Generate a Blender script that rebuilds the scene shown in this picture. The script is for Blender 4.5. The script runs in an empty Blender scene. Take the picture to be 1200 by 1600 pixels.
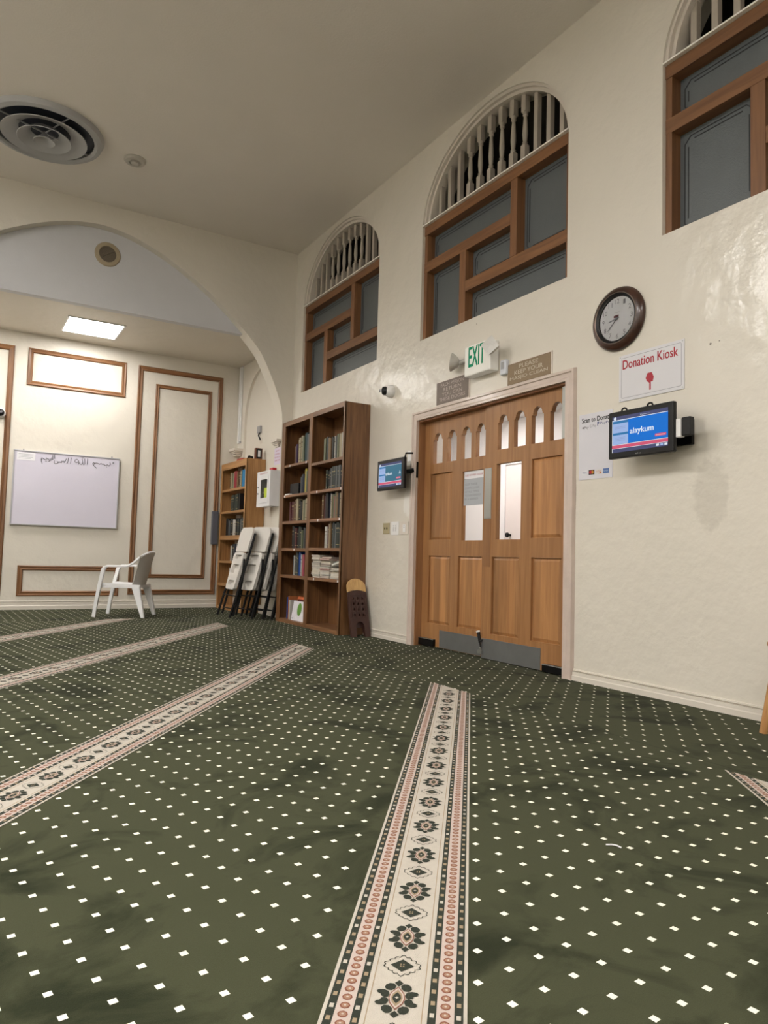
import bpy, bmesh, math, random
from mathutils import Vector, Matrix
from mathutils.geometry import tessellate_polygon
PI = math.pi
C = bpy.context.scene.collection
S = bpy.context.scene

# ------------------------------------------------------------ camera
F, YAW, PITCH, ROLL = 1120.34, 0.54023, 0.06258, 0.02816
fw = Vector((math.sin(YAW)*math.cos(PITCH), math.cos(YAW)*math.cos(PITCH), math.sin(PITCH)))
r0 = Vector((math.cos(YAW), -math.sin(YAW), 0)); u0 = r0.cross(fw)
r1 = r0*math.cos(ROLL)+u0*math.sin(ROLL); u1 = -r0*math.sin(ROLL)+u0*math.cos(ROLL)
cam = bpy.data.objects.new('camera', bpy.data.cameras.new('camera')); C.objects.link(cam)
cam.matrix_world = Matrix(((r1.x, u1.x, -fw.x, -3.9564), (r1.y, u1.y, -fw.y, 0.0), (r1.z, u1.z, -fw.z, 0.8604), (0, 0, 0, 1)))
cam.data.sensor_fit = 'VERTICAL'; cam.data.sensor_height = 24; cam.data.lens = F/1600*24
cam.data.clip_start = .05
S.camera = cam

# ------------------------------------------------------------ light, exposure
W = bpy.data.worlds.new('night_sky'); S.world = W; W.use_nodes = True
W.node_tree.nodes['Background'].inputs[0].default_value = (.02, .025, .04, 1)
W.node_tree.nodes['Background'].inputs[1].default_value = .2
S.view_settings.view_transform = 'Standard'; S.view_settings.look = 'None'
S.view_settings.exposure = 1.5; S.view_settings.gamma = 1; S.view_settings.use_curve_mapping = False
PANEL_POWER = 10.5          # radiance of the recessed ceiling panels
HALL_POWER = 3.0  # radiance of the added aisle globes
CORR_POWER = 9.0

# ------------------------------------------------------------ sizes
Y1, Y2, YL, H, HL = 9.158, 11.027, 9.287, 5.087, 3.837
XL = -5.2            # left side of the tall hall
XA = -0.12           # right wall of the alcove

# ------------------------------------------------------------ materials
def newmat(name):
    m = bpy.data.materials.new(name); m.use_nodes = True
    nt = m.node_tree; b = nt.nodes['Principled BSDF']
    return m, nt, b
def N_(nt, t, **k):
    n = nt.nodes.new(t)
    for a, v in k.items(): setattr(n, a, v)
    return n
def plain(name, col, rough=.5, metal=0, bump=0, bscale=80, var=0, vscale=6, coat=0, spec=None):
    m, nt, b = newmat(name)
    b.inputs['Roughness'].default_value = rough; b.inputs['Metallic'].default_value = metal
    b.inputs['Base Color'].default_value = (*col, 1)
    if coat: b.inputs['Coat Weight'].default_value = coat; b.inputs['Coat Roughness'].default_value = .08
    if spec is not None: b.inputs['Specular IOR Level'].default_value = spec
    tc = N_(nt, 'ShaderNodeTexCoord')
    n = N_(nt, 'ShaderNodeTexNoise'); n.inputs['Scale'].default_value = vscale; n.inputs['Detail'].default_value = 4
    nt.links.new(tc.outputs['Object'], n.inputs['Vector'])
    mx = N_(nt, 'ShaderNodeMix', data_type='RGBA')
    v = max(var, .03)
    mx.inputs[6].default_value = (*[c*(1-v) for c in col], 1); mx.inputs[7].default_value = (*[min(1, c*(1+v)) for c in col], 1)
    nt.links.new(n.outputs['Fac'], mx.inputs[0]); nt.links.new(mx.outputs[2], b.inputs['Base Color'])
    if bump:
        n2 = N_(nt, 'ShaderNodeTexNoise'); n2.inputs['Scale'].default_value = bscale; n2.inputs['Detail'].default_value = 3
        nt.links.new(tc.outputs['Object'], n2.inputs['Vector'])
        bp = N_(nt, 'ShaderNodeBump'); bp.inputs['Strength'].default_value = bump; bp.inputs['Distance'].default_value = .01
        nt.links.new(n2.outputs['Fac'], bp.inputs['Height']); nt.links.new(bp.outputs[0], b.inputs['Normal'])
    return m
def emit(name, col, st, base=(.8, .8, .8)):
    m, nt, b = newmat(name)
    b.inputs['Base Color'].default_value = (*base, 1)
    b.inputs['Specular IOR Level'].default_value = .12; b.inputs['Roughness'].default_value = .5
    b.inputs['Emission Color'].default_value = (*col, 1); b.inputs['Emission Strength'].default_value = st
    return m
def wood(name, c1, c2, axis='Z', scale=1.0, rough=.42, strips=0, coat=.0):
    m, nt, b = newmat(name)
    tc = N_(nt, 'ShaderNodeTexCoord'); mp = N_(nt, 'ShaderNodeMapping')
    sc = {'Z': (26, 26, 1.6), 'Y': (26, 1.6, 26), 'X': (1.6, 26, 26)}[axis]
    mp.inputs['Scale'].default_value = [s*scale for s in sc]
    nt.links.new(tc.outputs['Object'], mp.inputs['Vector'])
    oi = N_(nt, 'ShaderNodeObjectInfo')
    add = N_(nt, 'ShaderNodeVectorMath', operation='ADD'); sm = N_(nt, 'ShaderNodeVectorMath', operation='SCALE')
    cb = N_(nt, 'ShaderNodeCombineXYZ')
    for i in range(3): nt.links.new(oi.outputs['Random'], cb.inputs[i])
    nt.links.new(cb.outputs[0], sm.inputs[0]); sm.inputs['Scale'].default_value = 37
    nt.links.new(mp.outputs[0], add.inputs[0]); nt.links.new(sm.outputs[0], add.inputs[1])
    n = N_(nt, 'ShaderNodeTexNoise'); n.inputs['Scale'].default_value = 1; n.inputs['Detail'].default_value = 6; n.inputs['Distortion'].default_value = .8
    nt.links.new(add.outputs[0], n.inputs['Vector'])
    cr = N_(nt, 'ShaderNodeValToRGB'); cr.color_ramp.elements[0].position = .32; cr.color_ramp.elements[1].position = .68
    cr.color_ramp.elements[0].color = (*c1, 1); cr.color_ramp.elements[1].color = (*c2, 1)
    nt.links.new(n.outputs['Fac'], cr.inputs[0])
    hs = N_(nt, 'ShaderNodeHueSaturation')
    mr = N_(nt, 'ShaderNodeMapRange'); mr.inputs[3].default_value = .88; mr.inputs[4].default_value = 1.12
    nt.links.new(oi.outputs['Random'], mr.inputs[0]); nt.links.new(mr.outputs[0], hs.inputs['Value'])
    nt.links.new(cr.outputs[0], hs.inputs['Color'])
    out = hs.outputs[0]
    if strips:      # glued-up boards of different tone
        sx = N_(nt, 'ShaderNodeSeparateXYZ'); nt.links.new(tc.outputs['Object'], sx.inputs[0])
        ml = N_(nt, 'ShaderNodeMath', operation='MULTIPLY'); ml.inputs[1].default_value = strips
        nt.links.new(sx.outputs['Y'], ml.inputs[0])
        fl = N_(nt, 'ShaderNodeMath', operation='FLOOR'); nt.links.new(ml.outputs[0], fl.inputs[0])
        wn = N_(nt, 'ShaderNodeTexWhiteNoise', noise_dimensions='1D'); 
        ad = N_(nt, 'ShaderNodeMath', operation='ADD'); nt.links.new(fl.outputs[0], ad.inputs[0]); nt.links.new(oi.outputs['Random'], ad.inputs[1])
        nt.links.new(ad.outputs[0], wn.inputs['W'])
        h2 = N_(nt, 'ShaderNodeHueSaturation'); m2 = N_(nt, 'ShaderNodeMapRange'); m2.inputs[3].default_value = .74; m2.inputs[4].default_value = 1.25
        nt.links.new(wn.outputs['Value'], m2.inputs[0]); nt.links.new(m2.outputs[0], h2.inputs['Value']); nt.links.new(out, h2.inputs['Color'])
        out = h2.outputs[0]
    nt.links.new(out, b.inputs['Base Color'])
    b.inputs['Roughness'].default_value = rough
    if coat: b.inputs['Coat Weight'].default_value = coat; b.inputs['Coat Roughness'].default_value = .15
    bp = N_(nt, 'ShaderNodeBump'); bp.inputs['Strength'].default_value = .12; bp.inputs['Distance'].default_value = .003
    nt.links.new(n.outputs['Fac'], bp.inputs['Height']); nt.links.new(bp.outputs[0], b.inputs['Normal'])
    return m

def wall_paint(name, col, coat=.7, rough=.5, patches=False):
    m, nt, b = newmat(name)
    tc = N_(nt, 'ShaderNodeTexCoord')
    n = N_(nt, 'ShaderNodeTexNoise'); n.inputs['Scale'].default_value = .9; n.inputs['Detail'].default_value = 5
    nt.links.new(tc.outputs['Object'], n.inputs['Vector'])
    mx = N_(nt, 'ShaderNodeMix', data_type='RGBA')
    mx.inputs[6].default_value = (*[c*.95 for c in col], 1); mx.inputs[7].default_value = (*[c*1.04 for c in col], 1)
    nt.links.new(n.outputs['Fac'], mx.inputs[0])
    out = mx.outputs[2]
    if patches:     # a fresh paint patch above the switches, a faint darker patch right of the kiosk
        for (cy, cz, ry, rz, cc, amt) in ((6.12, 1.42, .10, .15, (.80, .78, .74), .75), (2.72, 1.30, .12, .24, (.30, .27, .22), .22),
                                          (2.72, 2.235, .008, .008, (.12, .10, .08), .9), (2.66, 2.24, .005, .005, (.12, .10, .08), .9),
                                          (5.06, 2.99, .009, .009, (.3, .27, .2), .6), (3.835, 1.37, .012, .15, (.28, .22, .16), .8)):
            vm = N_(nt, 'ShaderNodeVectorMath', operation='SUBTRACT'); vm.inputs[1].default_value = (0, cy, cz)
            nt.links.new(tc.outputs['Object'], vm.inputs[0])
            vd = N_(nt, 'ShaderNodeVectorMath', operation='MULTIPLY'); vd.inputs[1].default_value = (0, 1/ry, 1/rz)
            nt.links.new(vm.outputs[0], vd.inputs[0])
            ln = N_(nt, 'ShaderNodeVectorMath', operation='LENGTH'); nt.links.new(vd.outputs[0], ln.inputs[0])
            n3 = N_(nt, 'ShaderNodeTexNoise'); n3.inputs['Scale'].default_value = 22; nt.links.new(tc.outputs['Object'], n3.inputs['Vector'])
            ad = N_(nt, 'ShaderNodeMath', operation='MULTIPLY_ADD'); ad.inputs[1].default_value = .7; nt.links.new(n3.outputs['Fac'], ad.inputs[0]); nt.links.new(ln.outputs['Value'], ad.inputs[2])
            mr = N_(nt, 'ShaderNodeMapRange'); mr.inputs[1].default_value = 1.15; mr.inputs[2].default_value = 1.4; mr.inputs[3].default_value = amt; mr.inputs[4].default_value = 0
            nt.links.new(ad.outputs[0], mr.inputs[0])
            m2 = N_(nt, 'ShaderNodeMix', data_type='RGBA'); m2.inputs[7].default_value = (*cc, 1)
            nt.links.new(mr.outputs[0], m2.inputs[0]); nt.links.new(out, m2.inputs[6]); out = m2.outputs[2]
    nt.links.new(out, b.inputs['Base Color'])
    b.inputs['Roughness'].default_value = rough
    b.inputs['Coat Weight'].default_value = coat; b.inputs['Coat Roughness'].default_value = .2
    # trowelled, slightly wavy plaster under semi-gloss paint
    n1 = N_(nt, 'ShaderNodeTexNoise'); n1.inputs['Scale'].default_value = 5.5; n1.inputs['Detail'].default_value = 5
    n2 = N_(nt, 'ShaderNodeTexNoise'); n2.inputs['Scale'].default_value = 38; n2.inputs['Detail'].default_value = 3
    nt.links.new(tc.outputs['Object'], n1.inputs['Vector']); nt.links.new(tc.outputs['Object'], n2.inputs['Vector'])
    b1 = N_(nt, 'ShaderNodeBump'); b1.inputs['Strength'].default_value = .6; b1.inputs['Distance'].default_value = .02
    b2 = N_(nt, 'ShaderNodeBump'); b2.inputs['Strength'].default_value = .3; b2.inputs['Distance'].default_value = .002
    nt.links.new(n1.outputs['Fac'], b1.inputs['Height']); nt.links.new(n2.outputs['Fac'], b2.inputs['Height'])
    nt.links.new(b1.outputs[0], b2.inputs['Normal']); nt.links.new(b2.outputs[0], b.inputs['Normal'])
    nt.links.new(b2.outputs[0], b.inputs['Coat Normal'])
    return m

def carpet():
    m, nt, b = newmat('dotted_carpet')
    L = nt.links
    geo = N_(nt, 'ShaderNodeNewGeometry')
    sx = N_(nt, 'ShaderNodeSeparateXYZ'); L.new(geo.outputs['Position'], sx.inputs[0])
    def M(op, a, bb=None, c=None):
        n = N_(nt, 'ShaderNodeMath', operation=op)
        for i, v in enumerate((a, bb, c)):
            if v is None: continue
            if isinstance(v, (int, float)): n.inputs[i].default_value = v
            else: L.new(v, n.inputs[i])
        return n.outputs[0]
    X, Y = sx.outputs['X'], sx.outputs['Y']
    def lin(a, b_, c): return M('ADD', M('ADD', M('MULTIPLY', X, a), M('MULTIPLY', Y, b_)), c)
    def dist(v, per, off):      # distance to nearest lattice line, metres
        f = M('FRACT', M('ADD', M('DIVIDE', v, per), off+.5+1000))
        return M('MULTIPLY', M('ABSOLUTE', M('SUBTRACT', f, .5)), per)
    ca, sa = math.cos(math.radians(52)), math.sin(math.radians(52))
    u = lin(ca, sa, -.058); v = lin(-sa, ca, -3.0875)
    keep = None
    for cc in (1.898, 3.245, 4.672, 6.06, 7.43):
        k_ = M('GREATER_THAN', M('ABSOLUTE', M('SUBTRACT', v, cc-3.0875)), .148)
        keep = k_ if keep is None else M('MULTIPLY', keep, k_)
    v = M('SUBTRACT', v, M('MULTIPLY', M('GREATER_THAN', v, .16), .3595))
    def dot(d1, d2): return M('LESS_THAN', M('ADD', d1, d2), .0117)
    A = dot(dist(u, .12, 0), dist(v, .133, 0)); B = dot(dist(u, .12, .5), dist(v, .133, .5))
    main = M('MULTIPLY', M('MAXIMUM', A, B), keep)
    # border carpet: another run direction
    v1 = (.0890, .0785); v2 = (.003, -.115); det = v1[0]*v2[1]-v1[1]*v2[0]
    s = lin(v2[1]/det, -v2[0]/det, 0); s = M('ADD', s, -(v2[1]/det*-.112-v2[0]/det*3.289))
    t = lin(-v1[1]/det, v1[0]/det, 0); t = M('ADD', t, -(-v1[1]/det*-.112+v1[0]/det*3.289))
    bord = M('LESS_THAN', M('ADD', M('MULTIPLY', dist(s, 1, 0), .115), M('MULTIPLY', dist(t, 1, 0), .115)), .0125)
    isb = M('MAXIMUM', M('GREATER_THAN', X, -1.05), M('GREATER_THAN', Y, 9.36))
    mk = M('ADD', M('MULTIPLY', main, M('SUBTRACT', 1, isb)), M('MULTIPLY', bord, isb))
    seam = M('MULTIPLY', M('LESS_THAN', M('ABSOLUTE', M('ADD', X, 1.05)), .0025), M('LESS_THAN', Y, 9.36))
    # pile
    n = N_(nt, 'ShaderNodeTexNoise'); n.inputs['Scale'].default_value = 2.6; n.inputs['Detail'].default_value = 5; n.inputs['Roughness'].default_value = .6; n.inputs['Distortion'].default_value = .7
    n2 = N_(nt, 'ShaderNodeTexNoise'); n2.inputs['Scale'].default_value = 420; n2.inputs['Detail'].default_value = 2
    L.new(geo.outputs['Position'], n.inputs['Vector']); L.new(geo.outputs['Position'], n2.inputs['Vector'])
    cr = N_(nt, 'ShaderNodeValToRGB'); e = cr.color_ramp.elements
    e[0].position = .36; e[0].color = (.030, .034, .018, 1); e[1].position = .50; e[1].color = (.068, .073, .040, 1)
    L.new(n.outputs['Fac'], cr.inputs[0])
    mf = N_(nt, 'ShaderNodeMix', data_type='RGBA', blend_type='MULTIPLY'); mf.inputs[0].default_value = .35
    L.new(cr.outputs[0], mf.inputs[6]); L.new(n2.outputs['Fac'], mf.inputs[7])
    ms = N_(nt, 'ShaderNodeMix', data_type='RGBA'); ms.inputs[7].default_value = (.02, .024, .014, 1)
    L.new(M('MULTIPLY', seam, .7), ms.inputs[0]); L.new(mf.outputs[2], ms.inputs[6])
    md = N_(nt, 'ShaderNodeMix', data_type='RGBA'); md.inputs[7].default_value = (.90, .87, .74, 1)
    L.new(mk, md.inputs[0]); L.new(ms.outputs[2], md.inputs[6]); L.new(md.outputs[2], b.inputs['Base Color'])
    b.inputs['Roughness'].default_value = .95; b.inputs['Specular IOR Level'].default_value = .03
    b.inputs['Sheen Weight'].default_value = .03; b.inputs['Sheen Roughness'].default_value = .5
    bp = N_(nt, 'ShaderNodeBump'); bp.inputs['Strength'].default_value = .5; bp.inputs['Distance'].default_value = .003
    L.new(n2.outputs['Fac'], bp.inputs['Height']); L.new(bp.outputs[0], b.inputs['Normal'])
    return m

WALL = wall_paint('cream_semi_gloss_paint', (.68, .635, .555), patches=True)
WALL2 = wall_paint('cream_paint', (.69, .645, .565), coat=.15)
CEIL = plain('ceiling_paint', (.78, .73, .67), .75, bump=.15, bscale=60, var=.03, vscale=2)
LUN = plain('white_paint', (.60, .60, .62), .6, bump=.1, bscale=50)
TRIMW = plain('cream_trim_paint', (.66, .60, .53), .35, coat=.3, bump=.2, bscale=12, var=.05)
CASING = plain('worn_beige_trim_paint', (.58, .48, .42), .4, coat=.2, bump=.3, bscale=25, var=.12, vscale=9)
BASE = plain('baseboard_paint', (.66, .61, .54), .35, coat=.25, bump=.1, bscale=14, var=.06)
OAK = wood('oak_moulding', (.14, .058, .022), (.27, .13, .055), 'Z', 1.5)
OAKX = wood('oak_moulding_across', (.14, .058, .022), (.27, .13, .055), 'X', 1.5)
DOORW = wood('fir_door', (.31, .140, .050), (.42, .205, .078), 'Z', .9, .45, coat=.08)
DOORP = wood('fir_panel', (.29, .13, .046), (.41, .20, .076), 'Z', .9, .45, strips=10, coat=.08)
JAMB = wood('fir_jamb', (.26, .12, .05), (.36, .18, .08), 'Z', .9, .4)
WINW = wood('window_frame_wood', (.15, .065, .026), (.23, .105, .042), 'Y', 1.0, .5)
WINV = wood('window_frame_wood_upright', (.15, .065, .026), (.23, .105, .042), 'Z', 1.0, .5)
DARKW = wood('dark_bookcase_wood', (.11, .048, .018), (.21, .098, .038), 'Z', 1.3, .42, coat=.2)
DARKY = wood('dark_bookcase_wood_across', (.15, .068, .028), (.27, .13, .058), 'Y', 1.3, .42, coat=.2)
LITEW = wood('light_bookcase_wood', (.28, .135, .045), (.44, .23, .085), 'Z', 1.0, .45, coat=.1)
LITEY = wood('light_bookcase_wood_across', (.28, .135, .045), (.44, .23, .085), 'Y', 1.0, .45, coat=.1)
BALW = plain('baluster_paint', (.42, .37, .31), .5)
SILLW = plain('white_sill_paint', (.85, .82, .76), .4)
PANE = plain('obscure_grey_glass', (.105, .118, .122), .32, bump=.25, bscale=150, var=.06, vscale=14)
CAME = plain('dark_leading', (.02, .022, .024), .4)
BLACK = plain('black_plastic', (.006, .006, .007), .38, spec=.35)
MATB = plain('black_metal', (.003, .003, .0035), .4, spec=.2)
WHITEP = plain('white_plastic', (.80, .79, .78), .38)
CHAIRP = plain('white_resin', (.82, .82, .84), .35)
CHAIRB = plain('white_resin_shaded', (.50, .47, .43), .5)  # white back, its shaded side put into the colour
FOLDP = plain('off_white_moulded_plastic', (.66, .63, .59), .42)
STEEL = plain('brushed_steel', (.42, .43, .42), .32, metal=.85, bump=.1, bscale=40)
KICK = plain('scuffed_kick_plate', (.30, .31, .32), .38, metal=.8, bump=.15, bscale=20, var=.15)
GREYM = plain('grey_metal', (.35, .35, .36), .45, metal=.3)
RED = plain('red_print', (.36, .012, .03), .45)
GREEN = emit('exit_green', (.0, .75, .35), .02, base=(.0, .20, .10))
PAPER = plain('white_paper', (.78, .77, .80), .6)
LILAC = plain('lilac_paper', (.66, .58, .70), .6)
INK = plain('black_ink', (.02, .02, .025), .5)
INKG = plain('grey_ink', (.25, .25, .28), .5)
BROWNPL = plain('bronze_plaque', (.24, .17, .10), .45, var=.1, vscale=60)
GREYPL = plain('taupe_plaque', (.17, .13, .105), .45, var=.15, vscale=80)
LETL = plain('pale_brass_letters', (.55, .48, .38), .4)
BOARD = plain('whiteboard_surface', (.64, .61, .71), .22, var=.04, vscale=2, coat=.3)
ALU = plain('aluminium_trim', (.50, .50, .53), .35, metal=.6)
GLASS, _nt, _b = newmat('clear_glass')
_b.inputs['Roughness'].default_value = .02; _b.inputs['Transmission Weight'].default_value = 1; _b.inputs['IOR'].default_value = 1.1; _b.inputs['Base Color'].default_value = (.97, .98, .98, 1)
CLKBR = wood('walnut_clock_rim', (.022, .008, .005), (.055, .020, .011), 'Y', 1.2, .3, coat=.35)
REHAL = plain('dark_carved_wood', (.048, .016, .011), .45, var=.2, vscale=30)
REHALT = wood('pale_stand_top', (.50, .29, .11), (.66, .42, .18), 'Z', 1.5, .5)
CREAMC = plain('carpet_cream_yarn', (.55, .50, .43), .95, bump=.5, bscale=500, var=.08, vscale=60)
PINKC = plain('carpet_pinkish_yarn', (.56, .46, .41), .95, bump=.5, bscale=500, var=.08, vscale=60)
GREENC = plain('carpet_dark_green_yarn', (.022, .028, .017), .95, bump=.5, bscale=500, var=.2, vscale=60)
RUSTC = plain('carpet_rust_yarn', (.24, .085, .05), .95, bump=.5, bscale=500)
TANC = plain('carpet_tan_yarn', (.36, .27, .17), .95, bump=.5, bscale=500)
PEACH = plain('carpet_peach_yarn', (.34, .20, .13), .95)
FLOOR = carpet()
DARKROOM = plain('gallery_dark_shade', (.10, .09, .08), .8)  # darkness of the unlit gallery is put into this wall colour
PANELE = emit('panel_diffuser', (1, .97, .93), PANEL_POWER)
HALLE = emit('added_globe_glow', (1, .975, .94), HALL_POWER)
CORRE = emit('corridor_panel_diffuser', (1, .95, .92), CORR_POWER)
AISLE = emit('added_aisle_panel', (1, .975, .945), 15.5)
CORRW = plain('corridor_white_paint', (.80, .77, .76), .6)

# ------------------------------------------------------------ mesh builder
class MB:
    def __init__(s): s.v = []; s.f = []; s.m = []; s.mats = []
    def mi(s, mat):
        if mat not in s.mats: s.mats.append(mat)
        return s.mats.index(mat)
    def add(s, vs, fs, mat):
        o = len(s.v); k = s.mi(mat); s.v += [tuple(v) for v in vs]
        for f in fs: s.f.append(tuple(i+o for i in f)); s.m.append(k)
        return s
    def box(s, x0, x1, y0, y1, z0, z1, mat):
        x0, x1 = sorted((x0, x1)); y0, y1 = sorted((y0, y1)); z0, z1 = sorted((z0, z1))
        v = [(x0, y0, z0), (x1, y0, z0), (x1, y1, z0), (x0, y1, z0), (x0, y0, z1), (x1, y0, z1), (x1, y1, z1), (x0, y1, z1)]
        return s.add(v, [(0, 3, 2, 1), (4, 5, 6, 7), (0, 1, 5, 4), (1, 2, 6, 5), (2, 3, 7, 6), (3, 0, 4, 7)], mat)
    def hexa(s, bot, top, mat):     # 4 bottom + 4 top corners
        return s.add(list(bot)+list(top), [(3, 2, 1, 0), (4, 5, 6, 7), (0, 1, 5, 4), (1, 2, 6, 5), (2, 3, 7, 6), (3, 0, 4, 7)], mat)
    def prism(s, loop, f, d0, d1, mat, holes=()):   # loop in (u,v); f(u,v,d)->xyz
        loops = [list(loop)]+[list(h) for h in holes]
        flat = [p for l in loops for p in l]
        tris = tessellate_polygon([[Vector((p[0], p[1], 0)) for p in l] for l in loops])
        n = len(flat)
        vs = [f(u, v, d0) for u, v in flat]+[f(u, v, d1) for u, v in flat]
        fs = [tuple(t) for t in tris]+[tuple(i+n for i in reversed(t)) for t in tris]
        o = 0
        for l in loops:
            k = len(l)
            for i in range(k):
                a, b = o+i, o+(i+1) % k
                fs.append((a, b, b+n, a+n))
            o += k
        return s.add(vs, fs, mat)
    def tube(s, path, r, mat, n=8, r2=None):
        path = [Vector(p) for p in path]; vs = []; fs = []
        for i, p in enumerate(path):
            d = (path[min(i+1, len(path)-1)]-path[max(i-1, 0)]).normalized()
            a = d.orthogonal().normalized() if i == 0 else (a-d*a.dot(d)).normalized()
            b = d.cross(a)
            rr = r if r2 is None else r+(r2-r)*i/(len(path)-1)
            for k in range(n):
                t = 2*PI*k/n; vs.append(p+a*rr*math.cos(t)+b*rr*math.sin(t))
        for i in range(len(path)-1):
            for k in range(n):
                fs.append((i*n+k, i*n+(k+1) % n, (i+1)*n+(k+1) % n, (i+1)*n+k))
        fs.append(tuple(range(n-1, -1, -1))); fs.append(tuple((len(path)-1)*n+k for k in range(n)))
        return s.add(vs, fs, mat)
    def lathe(s, prof, o, ax, mat, n=20, close=True):    # prof [(r,h)], ax unit axis
        o = Vector(o); ax = Vector(ax).normalized(); a = ax.orthogonal().normalized(); b = ax.cross(a); vs = []; fs = []
        for r, h in prof:
            for k in range(n):
                t = 2*PI*k/n; vs.append(o+ax*h+(a*math.cos(t)+b*math.sin(t))*r)
        for i in range(len(prof)-1):
            for k in range(n): fs.append((i*n+k, i*n+(k+1) % n, (i+1)*n+(k+1) % n, (i+1)*n+k))
        if close:
            if prof[0][0] > 1e-5: fs.append(tuple(range(n-1, -1, -1)))
            if prof[-1][0] > 1e-5: fs.append(tuple((len(prof)-1)*n+k for k in range(n)))
        return s.add(vs, fs, mat)
    def build(s, name, parent=None, smooth=False, bevel=0, seg=2, **props):
        me = bpy.data.meshes.new(name)
        off = parent.matrix_world.translation if parent else Vector((0, 0, 0))
        par = parent
        while par is not None and par.parent is not None: par = par.parent
        o3 = ORG.get(par.name, Vector((0, 0, 0))) if par else Vector((0, 0, 0))
        me.from_pydata([tuple(Vector(v)-o3) for v in s.v], [], s.f)
        for m in s.mats: me.materials.append(m)
        for p, k in zip(me.polygons, s.m): p.material_index = k; p.use_smooth = smooth
        bm = bmesh.new(); bm.from_mesh(me); bmesh.ops.recalc_face_normals(bm, faces=bm.faces); bm.to_mesh(me); bm.free()
        if smooth: 
            try: me.set_sharp_from_angle(angle=math.radians(38))
            except Exception: pass
        ob = bpy.data.objects.new(name, me); C.objects.link(ob)
        if parent: ob.parent = parent
        if bevel:
            bv = ob.modifiers.new('bevel', 'BEVEL'); bv.width = bevel; bv.segments = seg; bv.limit_method = 'ANGLE'; bv.angle_limit = math.radians(40)
        for k, v in props.items(): ob[k] = v
        return ob
ORG = {}    # world origin of each root Empty (parts are written in world coordinates)
def root(name, loc, label=None, cat=None, group=None, kind=None):
    o = bpy.data.objects.new(name, None); C.objects.link(o); o.location = loc; o.empty_display_size = .1
    ORG[o.name] = Vector(loc)
    if label: o['label'] = label
    if cat: o['category'] = cat
    if group: o['group'] = group
    if kind: o['kind'] = kind
    return o
def copy_tree(o, name=None):
    def cp(a, par):
        c = a.copy(); C.objects.link(c)
        if par: c.parent = par; c.matrix_parent_inverse = a.matrix_parent_inverse.copy()
        for ch in [x for x in list(C.objects) if x.parent == a]: cp(ch, c)
        return c
    return cp(o, None)
def tag(o, label, cat, group=None):
    o['label'] = label; o['category'] = cat
    if group: o['group'] = group
    return o
XF = lambda u, v, d: (d, u, v)         # plate in the right wall plane (u=y, v=z, d=x)
YF = lambda u, v, d: (u, d, v)         # plate facing the camera side (u=x, v=z, d=y)
ZF = lambda u, v, d: (u, v, d)
def rect(a, b, c, d): return [(a, c), (b, c), (b, d), (a, d)]

_tc = {}
def textgeo(t):
    if t in _tc: return _tc[t]
    cu = bpy.data.curves.new('t', 'FONT'); cu.body = t; cu.resolution_u = 3; cu.align_x = 'LEFT'
    cu.extrude = .0
    ob = bpy.data.objects.new('t', cu); C.objects.link(ob)
    dg = bpy.context.evaluated_depsgraph_get(); me = bpy.data.meshes.new_from_object(ob.evaluated_get(dg))
    vs = [tuple(v.co) for v in me.vertices]; fs = [tuple(p.vertices) for p in me.polygons]
    bpy.data.objects.remove(ob); bpy.data.meshes.remove(me); bpy.data.curves.remove(cu)
    _tc[t] = (vs, fs); return _tc[t]
def text(mb, t, f, u0, u1, v0, v1, mat, bold=0, sh=0):
    """lettering fitted to u0..u1 (reading direction) and v0..v1; f(u,v)->xyz"""
    vs, fs = textgeo(t)
    if not vs: return
    a0 = min(v[0] for v in vs); a1 = max(v[0] for v in vs); b0 = min(v[1] for v in vs); b1 = max(v[1] for v in vs)
    rep = [(0, 0)] if not bold else [(0, 0), (-bold, 0), (bold, 0), (-bold/2, 0), (bold/2, 0), (0, bold*.6), (0, -bold*.6)]
    for k, (du, dv) in enumerate(rep):
        mb.add([f(u0+(v[0]-a0)/(a1-a0)*(u1-u0)+du+sh*(v[1]-b0), v0+(v[1]-b0)/(b1-b0)*(v1-v0)+dv, k*.00005) for v in vs], fs, mat)
def onwall(x):      # writing on surfaces facing -x, reading direction towards -y
    return lambda u, v, e=0: (x-e, -u, v)
def onback(y):
    return lambda u, v, e=0: (u, y-e, v)

# ------------------------------------------------------------ room shell
def arch_loop(yc, a, zb, zs, b, n=40):
    pts = [(yc-a, zb), (yc+a, zb)]
    for i in range(n+1):
        t = PI*i/n; pts.append((yc+a*math.cos(t), zs+b*math.sin(t)))
    return pts
WINS = [(7.868, 1.016), (4.964, 1.018), (2.060, 1.018)]
DO = (3.92, 5.96, 2.235)
fl = MB().box(-9.2, 3.2, -4.2, Y2+.2, -.08, 0, FLOOR).build('floor', kind='structure')
holes = [arch_loop(c, a, 3.06, 4.235, .795) for c, a in WINS]+[[(DO[0], -.002), (DO[1], -.002), (DO[1], DO[2]), (DO[0], DO[2])]]
# the door hole reaches the floor: cut it out of the outline
outer = [(-4.2, 0), (DO[0], 0), (DO[0], DO[2]), (DO[1], DO[2]), (DO[1], 0), (Y1, 0), (Y1, H), (-4.2, H)]
MB().prism(outer, XF, 0, .3, WALL, holes[:3]).build('wall_right', kind='structure')
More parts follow.
